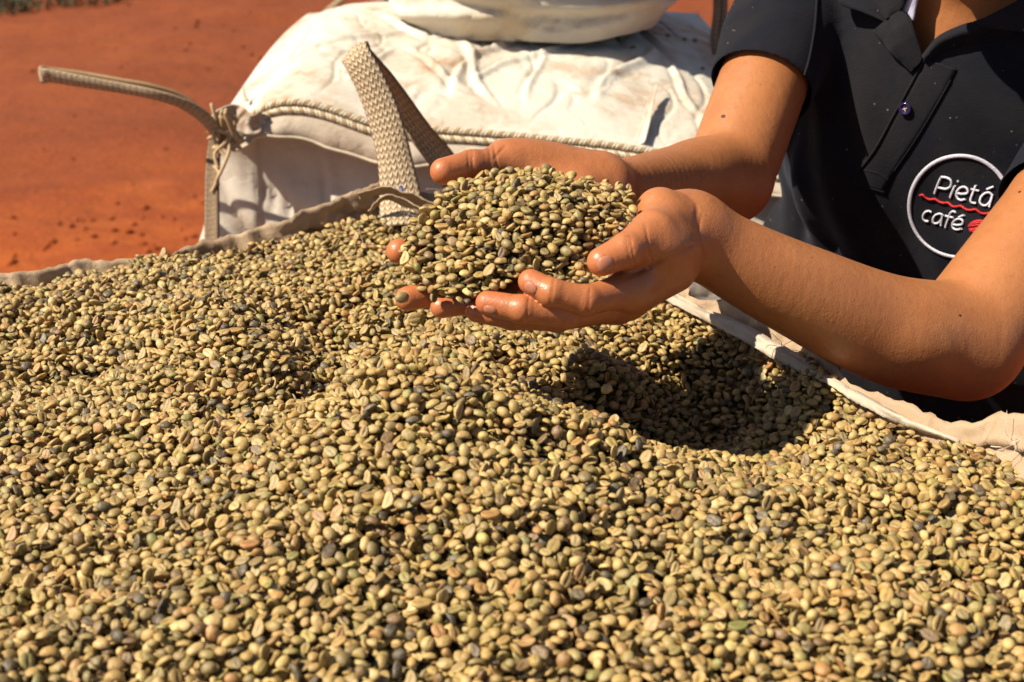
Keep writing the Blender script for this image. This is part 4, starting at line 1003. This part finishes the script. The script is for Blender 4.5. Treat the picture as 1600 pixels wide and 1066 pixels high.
# hair, trousers, boots: out of the frame but part of the figure
hair = Field(); hg = hair.group(.02, .02)
hg += [ell(HEAD + UAX * .048 - FAX * .018, (.100, .084, .090), (FAX, LAX, UAX)), ell(HEAD - FAX * .055 + UAX * .0, (.060, .078, .085), (FAX, LAX, UAX)), cone(HEAD - FAX * .095 + UAX * .04, HEAD - FAX * .12 - UAX * .10, .032, .018)]
HV, HQ = surface(hair, .006); put(mesh_obj('hair', HV, HQ, M['hair']))
for s in (-1, 1):
    c = HEAD + FAX * .082 + LAX * .031 * s + UAX * .0
    bm = bmesh.new(); bmesh.ops.create_uvsphere(bm, u_segments=16, v_segments=10, radius=.0115); me = bpy.data.meshes.new('eye')
    for v in bm.verts: v.co += Vector(c)
    bm.to_mesh(me); bm.free(); me.materials.append(M['thread']); put(link(bpy.data.objects.new('eye', me)))
    put(tube('iris', np.array([c + (FAX - UAX * .35) * .0078, c + (FAX - UAX * .35) * .0112]), .0052, M['iris'], None, 16))
tr = Field(); tg = tr.group(.03, .03); hipc = MID - UAX * .50
tg += [ell(hipc, (.115, .165, .12), (FAX, LAX, (0, 0, 1)))]
L2 = nrm(LAX * (1, 1, 0)); hp = hipc * (1, 1, 0)
for s in (-1, 1):
    chain(tg, [hipc + L2 * .085 * s - np.array((0, 0, .03)), hp + L2 * .10 * s + np.array((0, .02, .45)), hp + L2 * .11 * s + np.array((0, .03, .09))], [.095, .068, .058])
TV, TQ = surface(tr, .009); put(mesh_obj('trousers', TV, TQ, M['jeans']))
F2 = nrm(FAX * (1, 1, 0))
for s in (-1, 1):
    b = Field(); g = b.group(.02, .02); c = hp + L2 * .11 * s + np.array((0, .03, 0)); g += [cone(c + (0, 0, .13), c + (0, 0, .05), .044, .042), cone(c + (0, 0, .042), c + F2 * .13 + (0, 0, .036), .042, .034)]
    BV, BQ = surface(b, .008); BV[:, 2] = np.maximum(BV[:, 2], .004); put(mesh_obj('boot', BV, BQ, M['shoe']))
print('person', round(time.time() - T0, 1))
# ------------------------------------------------------------------ coffee beans
def bean_mesh(name, a=4.6, b=3.5, c=2.9, flat=.36, bend=0.0, groove=.75, gw=.42, clip=None, full=False, sub=3, s_=.25, lump=.17, seed=0, hollow=0.0):
    bm = bmesh.new(); bmesh.ops.create_icosphere(bm, subdivisions=sub, radius=1.0); g = []
    for v in bm.verts:
        x, y, z = v.co
        if z < .35: y = math.copysign(abs(y) ** 1.08, y)
        X = a * x; r = math.sqrt(max(0, 1 - x * x)); egg = 1 + .10 * x
        Y = b * y * egg; Z = c * (z if z > 0 else (z * (1.0 if full else flat)))
        if z > 0: Z = c * abs(z) ** .9
        sq = 1 + .10 * (abs(x) ** 2) * (1 - abs(x)) * 4; Y *= sq
        gy = s_ * math.sin(x * 2.6) * .8; q = 0.0
        if z < .25:
            q = math.exp(-((Y - gy) / gw) ** 2) * max(0, 1 - (abs(x) ** 3)) * (1 if z < 0 else (1 - z / .25))
            Z += groove * q
        if hollow and z < 0: Z += hollow * (1 - x * x) * (1 - y * y)
        Z += bend * (x * x) * -1.0; Y += bend * .5 * x * x
        k = lump * mnoise.noise(Vector((X * .5 + seed * 9, Y * .5, Z * .5))) ; X += x * k * 2; Y += y * k * 2; Z += k * (1 if z > 0 else .8)
        if clip is not None and X > clip: X = clip + (X - clip) * .15; Z *= .96
        v.co = (X * .001, Y * .001, Z * .001); g.append(q)
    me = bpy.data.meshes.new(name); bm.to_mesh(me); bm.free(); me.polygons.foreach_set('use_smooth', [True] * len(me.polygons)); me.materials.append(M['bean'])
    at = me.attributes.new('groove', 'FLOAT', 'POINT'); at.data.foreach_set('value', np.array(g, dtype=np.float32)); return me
BEANS = [bean_mesh('bean_plump', seed=1), bean_mesh('bean_long', 5.3, 3.4, 2.8, bend=.4, s_=.5, seed=2), bean_mesh('bean_wide', 4.5, 3.9, 2.8, flat=.4, seed=3, groove=.9, gw=.5), bean_mesh('bean_round', 4.1, 3.2, 3.0, full=True, groove=.5, seed=4, lump=.08),
         bean_mesh('bean_curled', 4.9, 3.1, 2.4, flat=.45, bend=1.1, seed=5, groove=1.0, gw=.6, lump=.2), bean_mesh('bean_flat', 4.8, 3.8, 2.0, flat=.6, seed=6, groove=.5, lump=.25, hollow=.5), bean_mesh('bean_broken', 4.6, 3.3, 2.6, clip=1.2, seed=7, lump=.25, gw=.5), bean_mesh('bean_small', 3.8, 3.0, 2.6, seed=8, s_=.1), bean_mesh('bean_chip', 3.2, 2.4, .7, flat=.5, groove=.1, bend=.8, clip=1.5, seed=9, lump=.4), bean_mesh('bean_dented', 4.7, 3.4, 2.5, flat=.2, groove=1.3, gw=.7, bend=.6, seed=10, lump=.3, hollow=.4)]
VDIM = [(4.6, 3.5, 2.5), (5.3, 3.4, 2.5), (4.5, 3.9, 2.4), (4.1, 3.2, 3.0), (4.9, 3.2, 2.4), (4.8, 3.8, 2.0), (3.6, 3.3, 2.3), (3.8, 3.0, 2.3), (3.0, 2.4, 1.0), (4.7, 3.4, 2.3)]
VPROB = np.array([.20, .15, .14, .08, .10, .07, .06, .09, .04, .07])
PAL = [((0.396, 0.250, 0.075), .28, 'tan'), ((0.344, 0.233, 0.072), .19, 'olive'), ((0.483, 0.328, 0.120), .20, 'pale'), ((0.285, 0.218, 0.072), .08, 'greenish'), ((0.222, 0.157, 0.059), .08, 'dull olive'), ((0.358, 0.185, 0.057), .065, 'orange-tan'),
       ((0.082, 0.068, 0.048), .028, 'dark grey'), ((0.136, 0.072, 0.029), .045, 'brown'), ((0.232, 0.205, 0.055), .014, 'green'), ((0.033, 0.029, 0.025), .018, 'blackish')]
PALW = np.array([p[1] for p in PAL]); PALW /= PALW.sum()
# oriented footprints on a 1 mm grid
HGR = .001
def templates(k=260):
    out = []
    for i in range(k):
        v = rng.choice(10, p=VPROB / VPROB.sum()); s = rng.uniform(.66, 1.01)
        tilt = abs(rng.normal(0, .72)); tilt = min(tilt, 1.5); az = rng.uniform(0, 6.283); yaw = rng.uniform(0, 6.283); flip = rng.random() < .42
        R = Matrix.Rotation(az, 3, 'Z') @ Matrix.Rotation(tilt, 3, 'X') @ Matrix.Rotation(yaw, 3, 'Z') @ (Matrix.Rotation(math.pi, 3, 'X') if flip else Matrix.Identity(3))
        d = np.array(VDIM[v]) * s * .001; Rn = np.array(R); A = Rn @ np.diag(1 / d ** 2) @ Rn.T; r = int(math.ceil(d.max() / HGR))
        g = np.arange(-r, r + 1) * HGR; X, Y = np.meshgrid(g, g, indexing='ij')
        # ellipsoid: A33 z^2 + 2(A13x+A23y) z + q = 0
        bq = A[0, 2] * X + A[1, 2] * Y; cq = A[0, 0] * X * X + 2 * A[0, 1] * X * Y + A[1, 1] * Y * Y - 1; disc = bq * bq - A[2, 2] * cq; m = disc > 0
        sq = np.sqrt(np.maximum(disc, 0)); top = (-bq + sq) / A[2, 2]; bot = (-bq - sq) / A[2, 2]
        out.append(dict(v=v, s=s, e=R.to_euler(), r=r, m=m, top=top[m], bot=bot[m], ix=np.argwhere(m) - r, flip=flip, tilt=tilt))
    return out
TPL = templates()
def deposit(H, x0, y0, target, mask, n, cand=3, sink=.0005, keep=.0026, slopefn=None):
    """drop beans one by one on the height field until it reaches the target"""
    out = []; nx, ny = H.shape; cells = np.argwhere(mask); stop = 0
    order = rng.integers(0, len(cells), size=n * cand)
    tp = rng.integers(0, len(TPL), size=n)
    Hf = H.ravel()
    tflat = [t['ix'][:, 0] * ny + t['ix'][:, 1] for t in TPL]
    Tf = target.ravel(); p = 0
    for k in range(n):
        t = TPL[tp[k]]; best = None; off = tflat[tp[k]]; r = t['r']
        for c in range(cand):
            i, j = cells[order[p]]; p += 1
            if i < r + 1 or j < r + 1 or i >= nx - r - 1 or j >= ny - r - 1: continue
            idx = off + (i * ny + j); z = (Hf[idx] - t['bot']).max(); ov = z - Tf[i * ny + j]
            if best is None or ov < best[0]: best = (ov, z, i, j, idx)
        if best is None: continue
        ov, z, i, j, idx = best
        if ov > keep: stop += 1; continue
        z -= sink; Hf[idx] = np.maximum(Hf[idx], z + t['top'])
        out.append((x0 + i * HGR, y0 + j * HGR, z, tp[k]))
    return out, stop
def bean_color():
    k = rng.choice(len(PAL), p=PALW); c = np.array(PAL[k][0]) * rng.uniform(.76, 1.22) * (1 + rng.normal(0, .04, 3)); return np.clip(c, .02, .8), k
# ---- heap
gx = np.arange(-.50, .50, HGR); gy = np.arange(.38, 1.42, HGR); X, Y = np.meshgrid(gx, gy, indexing='ij')
Zc = heap_z(X[::8, ::8], Y[::8, ::8])
def up8(Z, shape):
    a = np.arange(shape[0]) / 8; b = np.arange(shape[1]) / 8; i = np.minimum(a.astype(int), Z.shape[0] - 2); j = np.minimum(b.astype(int), Z.shape[1] - 2); fa = (a - i)[:, None]; fb = (b - j)[None]
    return Z[i][:, j] * (1 - fa) * (1 - fb) + Z[i + 1][:, j] * fa * (1 - fb) + Z[i][:, j + 1] * (1 - fa) * fb + Z[i + 1][:, j + 1] * fa * fb
nz = np.array([[.0115 * fbm((x, y, 0), 8, 3, 2) + .0045 * fbm((x, y, 3), 30, 2, 5) for y in gy[::8]] for x in gx[::8]])
TZ = up8(Zc + nz, X.shape)
poly = (rimc - rim_N * .011)[::5]
ins = inside_poly(X, Y, poly)
px, py, dd = proj(np.stack([X, Y, TZ], -1)); vis = ins & (px > -70) & (px < 1680) & (py < 1150)
H = TZ - .0135; H0 = H.copy()
hb, st = deposit(H, gx[0], gy[0], TZ + .0018, vis, 42000, cand=4)
print('heap beans', len(hb), st, round(time.time() - T0, 1))
# base of the heap under the beans
xs = np.linspace(-.92, .50, 120); ys = np.linspace(-.05, 1.40, 120); BXg, BYg = np.meshgrid(xs, ys, indexing='ij')
BZ = heap_z(BXg, BYg) - .0125
BZ = np.clip(BZ, 1.0, 1.25)
V = []; ok = inside_poly(BXg, BYg, (rimc - rim_N * .006)[::5])
Vb = np.stack([BXg, BYg, BZ], -1).reshape(-1, 3); Fb = [f for f in grid_faces(120, 120) if all(ok.ravel()[i] for i in f)]
used = sorted({i for f in Fb for i in f}); rm = {u: k for k, u in enumerate(used)}
HEAP = tag(mesh_obj('coffee_bean_heap', Vb[used], [tuple(rm[i] for i in f) for f in Fb], M['seed_']), 'heap of green coffee beans filling the open sack', 'coffee beans', 'coffee beans', 'stuff')
# outer, unseen part of the heap: one loose layer
mx = rng.uniform(-.92, .5, 90000); my = rng.uniform(-.05, 1.4, 90000); mz = np.clip(heap_z(mx, my), 1.0, 1.25)
qx, qy, qd = proj(np.stack([mx, my, mz], -1)); sel = inside_poly(mx, my, poly) & ((qx <= -66) | (qx >= 1676) | (qy >= 1146))
outer = [(x, y, z - .009 + .009 * rng.random(), rng.integers(0, len(TPL))) for x, y, z in zip(mx[sel], my[sel], mz[sel])]

# ---- the handful
cxh, cyh = .0075, .838
hx = np.arange(-.10, .115, HGR); hy = np.arange(.755, .925, HGR); XH, YH = np.meshgrid(hx, hy, indexing='ij')
HH = np.full(XH.shape, 1.0); top_z = 1.36
for i in range(0, len(hx)):
    for j in range(0, len(hy)):
        h = bvh_body.ray_cast(Vector((hx[i], hy[j], 1.262)), Vector((0, 0, -1)))
        if h[0] is not None: HH[i, j] = h[0].z
print('hand rays', round(time.time() - T0, 1))
HANDPILE = [  # outline and crest of the pile, seen positions
    (628, 372, .905), (655, 335, .915), (715, 290, .935), (790, 272, .945), (850, 270, .945), (920, 285, .94), (985, 300, .93), (992, 350, .90), (950, 400, .885), (920, 438, .872), (850, 440, .868), (790, 455, .866), (720, 472, .868), (655, 445, .885), (632, 410, .895)]
hp_pts = np.array([P(*q) for q in HANDPILE]); inner = np.array([P(800, 345, .878), P(870, 345, .882), P(740, 370, .882), P(820, 395, .868), P(700, 410, .885), P(900, 375, .878), P(760, 420, .868)])
allp = np.vstack([hp_pts, inner]); W = tps_fit(allp[:, :2], allp[:, 2], 1e-5)
def pile_z(x, y):
    q = np.c_[np.ravel(x), np.ravel(y)]; d = np.linalg.norm(q[:, None] - allp[None, :, :2], axis=2); K = np.where(d > 0, d * d * np.log(d + 1e-12), 0)
    return (K @ W[:-3] + W[-3] + q @ W[-2:]).reshape(np.shape(x))
TH = pile_z(XH, YH); mh = inside_poly(XH, YH, hp_pts)
cen2 = hp_pts[:, :2].mean(0); shr = np.c_[cen2 + (hp_pts[:, :2] - cen2) * .86, np.zeros(len(hp_pts))]; mh2 = inside_poly(XH, YH, shr)
HH = np.where(mh, np.maximum(HH, TH - np.where(mh2, .013, .009)), HH)
core = np.where(mh2, np.maximum(TH - .0115, 0), 0)
pileb, st2 = deposit(HH, hx[0], hy[0], TH + .0016, mh, 5200, cand=4)
# a few beans perched on the rim of the hands
print('pile beans', len(pileb), st2, round(time.time() - T0, 1))

def gn_group(var_col):
    ng = bpy.data.node_groups.new('scatter_beans', 'GeometryNodeTree'); ng.interface.new_socket('Geometry', in_out='INPUT', socket_type='NodeSocketGeometry'); ng.interface.new_socket('Geometry', in_out='OUTPUT', socket_type='NodeSocketGeometry')
    N = ng.nodes.new; gi = N('NodeGroupInput'); go = N('NodeGroupOutput'); ci = N('GeometryNodeCollectionInfo'); ci.inputs['Collection'].default_value = var_col; ci.inputs['Separate Children'].default_value = True; ci.inputs['Reset Children'].default_value = True
    sg = N('GeometryNodeSeparateGeometry'); sg.domain = 'POINT'; iop = N('GeometryNodeInstanceOnPoints'); iop.inputs['Pick Instance'].default_value = True; jn = N('GeometryNodeJoinGeometry')
    def na(name, t):
        x = N('GeometryNodeInputNamedAttribute'); x.data_type = t; x.inputs['Name'].default_value = name; return x.outputs['Attribute']
    L = ng.links.new; L(gi.outputs[0], sg.inputs['Geometry']); L(na('is_bean', 'BOOLEAN'), sg.inputs['Selection'])
    L(sg.outputs['Selection'], iop.inputs['Points']); L(ci.outputs[0], iop.inputs['Instance']); L(na('bvar', 'INT'), iop.inputs['Instance Index'])
    er = N('FunctionNodeEulerToRotation'); L(na('brot', 'FLOAT_VECTOR'), er.inputs[0]); L(er.outputs[0], iop.inputs['Rotation']); L(na('bscl', 'FLOAT'), iop.inputs['Scale'])
    L(sg.outputs['Inverted'], jn.inputs[0]); L(iop.outputs[0], jn.inputs[0]); L(jn.outputs[0], go.inputs[0]); return ng
vcol = bpy.data.collections.new('bean_shapes')
for k, me in enumerate(BEANS):
    vcol.objects.link(bpy.data.objects.new('%02d_%s' % (k, me.name), me))
NG = gn_group(vcol)
def add_beans(obj, beans):
    """give a stuff object its beans: extra points in its own mesh, one bean instance each"""
    me = obj.data; n0 = len(me.vertices); me.vertices.add(len(beans)); n = len(me.vertices)
    co = np.empty(n * 3, dtype=np.float32); me.vertices.foreach_get('co', co); co = co.reshape(-1, 3)
    for k, b in enumerate(beans): co[n0 + k] = b[:3]
    me.vertices.foreach_set('co', co.ravel())
    isb = np.zeros(n, bool); isb[n0:] = True; var = np.zeros(n, np.int32); rot = np.zeros((n, 3), np.float32); scl = np.ones(n, np.float32); colr = np.ones((n, 4), np.float32)
    for k, b in enumerate(beans):
        t = TPL[b[3]]; var[n0 + k] = t['v']; rot[n0 + k] = t['e'][:]; scl[n0 + k] = t['s']; colr[n0 + k, :3] = bean_color()[0]
    me.attributes.new('is_bean', 'BOOLEAN', 'POINT').data.foreach_set('value', isb); me.attributes.new('bvar', 'INT', 'POINT').data.foreach_set('value', var)
    me.attributes.new('brot', 'FLOAT_VECTOR', 'POINT').data.foreach_set('vector', rot.ravel()); me.attributes.new('bscl', 'FLOAT', 'POINT').data.foreach_set('value', scl)
    me.attributes.new('bean_col', 'FLOAT_COLOR', 'POINT').data.foreach_set('color', colr.ravel()); me.update()
    md = obj.modifiers.new('beans', 'NODES'); md.node_group = NG
# ---- the beans that show largest are things of their own
hbA = np.array([(b[0], b[1], b[2]) for b in hb]); qx, qy, qd = proj(hbA)
topi = np.array([H[int(round((b[0] - gx[0]) / HGR)), int(round((b[1] - gy[0]) / HGR))] for b in hb]); tz = np.array([b[2] + TPL[b[3]]['top'].max() for b in hb])
cand = np.flatnonzero((topi - tz < .0004) & (qx > 12) & (qx < 1588) & (qy > 8) & (qy < 1052)); cand = cand[np.argsort(qd[cand])][:262]; near_set = set(cand.tolist())
add_beans(HEAP, [b for k, b in enumerate(hb) if k not in near_set] + outer)
cs = 3; ci_ = mh2[::cs, ::cs]; cg = np.stack([XH, YH, TH - .0115], -1)[::cs, ::cs]; cf = [f for f in grid_faces(*ci_.shape) if all(ci_.ravel()[i] for i in f)]; cu = sorted({i for f in cf for i in f}); cm_ = {u: k for k, u in enumerate(cu)}
PILE = mesh_obj('coffee_bean_handful', cg.reshape(-1, 3)[cu], [tuple(cm_[i] for i in f) for f in cf], M['seed_']); tag(PILE, 'double handful of green coffee beans piled in the cupped hands', 'coffee beans', 'coffee beans', 'stuff'); add_beans(PILE, pileb)
SHAPEWORD = ['plump', 'long', 'broad', 'round', 'curled', 'flat', 'broken', 'small', 'chipped', 'dented']
def zone(x, y):
    c = ['far left', 'left', 'centre left', 'left middle', 'right middle', 'centre right', 'right', 'far right'][min(7, int(x / 200))]
    return c + (', bottom edge' if y > 1010 else ', just above the bottom' if y > 960 else ', nearest slope')
def single(b, col, k, label, group='single green coffee beans'):
    t = TPL[b[3]] if not isinstance(b[3], dict) else b[3]
    o = bpy.data.objects.new('coffee_bean', BEANS[t['v']]); o.location = b[:3]; o.rotation_euler = t['e']; o.scale = (t['s'],) * 3; o['bean_col'] = [float(c) for c in col] + [1.0]
    tag(link(o), label, 'coffee bean', group); return o
seen = {}
rows = []
for k in cand:
    b = hb[k]; t = TPL[b[3]]; col, ci = bean_color(); x, y = float(qx[k]), float(qy[k]); side = 'crease up' if t['flip'] and t['tilt'] < .7 else ('on edge' if t['tilt'] >= .7 else 'back up')
    rows.append((b, col, ci, '%s %s bean, %s, %s' % (PAL[ci][2], SHAPEWORD[t['v']], side, zone(x, y)), x))
from collections import defaultdict
gl = defaultdict(list)
for r_ in rows: gl[r_[3]].append(r_)
for lab, rs_ in gl.items():
    rs_.sort(key=lambda q: q[4])
    if len(rs_) == 1: names = ['']
    elif len(rs_) == 2: names = [' (left of two)', ' (right of two)']
    elif len(rs_) == 3: names = [' (leftmost)', ' (middle one)', ' (rightmost)']
    else: names = ([' (leftmost)', ' (second from left)', ' (third from left)', ' (fourth from left)', ' (fifth from left)', ' (sixth from left)', ' (seventh from left)'] + [''] * 40)[:len(rs_) - 1] + [' (rightmost)']
    for nm, (b, col, ci, lb, x) in zip(names, rs_): single(b, col, ci, lb + nm)
def flat_t(yaw, flip, v=0, tilt=.3): 
    R = Matrix.Rotation(yaw, 3, 'Z') @ Matrix.Rotation(tilt, 3, 'X') @ (Matrix.Rotation(math.pi, 3, 'X') if flip else Matrix.Identity(3)); return dict(v=v, e=R.to_euler(), s=1.0)
for (x, y, d, v, ci, lab) in [(948, 608, .90, 3, 2, 'pale round coffee bean falling in front of the dark shadow'), (647, 497, .88, 0, 2, 'pale coffee bean dropping just below the far hand\'s middle fingertip'), (702, 514, .885, 1, 1, 'olive coffee bean dropping below the far hand\'s ring finger'),
                              (735, 531, .885, 0, 7, 'brown coffee bean falling below the near hand\'s fingertips'), (683, 548, .89, 2, 0, 'tan coffee bean falling lowest under the left fingertips'), (1060, 600, .93, 0, 0, 'tan coffee bean dropping at the right of the shadow')][:5]:
    single((*P(x, y, d), flat_t(x * .7, x % 2, v, .9)), PAL[ci][0], ci, lab)
bvh_top = BVHTree.FromPolygons([Vector(v) for v in TOPG.reshape(-1, 3)], grid_faces(*TOPG.shape[:2]))
for (x, y, lab) in [(742, 61, 'left of the crease near the small sack'), (832, 70, 'just below the small sack'), (990, 77, 'below the right end of the small sack'), (1098, 110, 'on the far right shoulder'), (1043, 57, 'in the shade, leftmost of three'), (1070, 64, 'in the shade, middle of three'), (1086, 66, 'in the shade, rightmost of three')]:
    h = cam_ray(bvh_top, x, y)
    if h[0] is not None: single((h[0].x, h[0].y, h[0].z + .0022, flat_t(x, x % 2)), (.17, .17, .05), 8, 'stray green coffee bean on the closed sack, ' + lab)
h = P(628, 465, .885); single((*h, flat_t(.4, 0, 0, 1.2)), PAL[4][0], 4, 'dull olive coffee bean stuck to the far hand\'s middle fingertip')
print('done', round(time.time() - T0, 1), 'objects', len(bpy.data.objects))
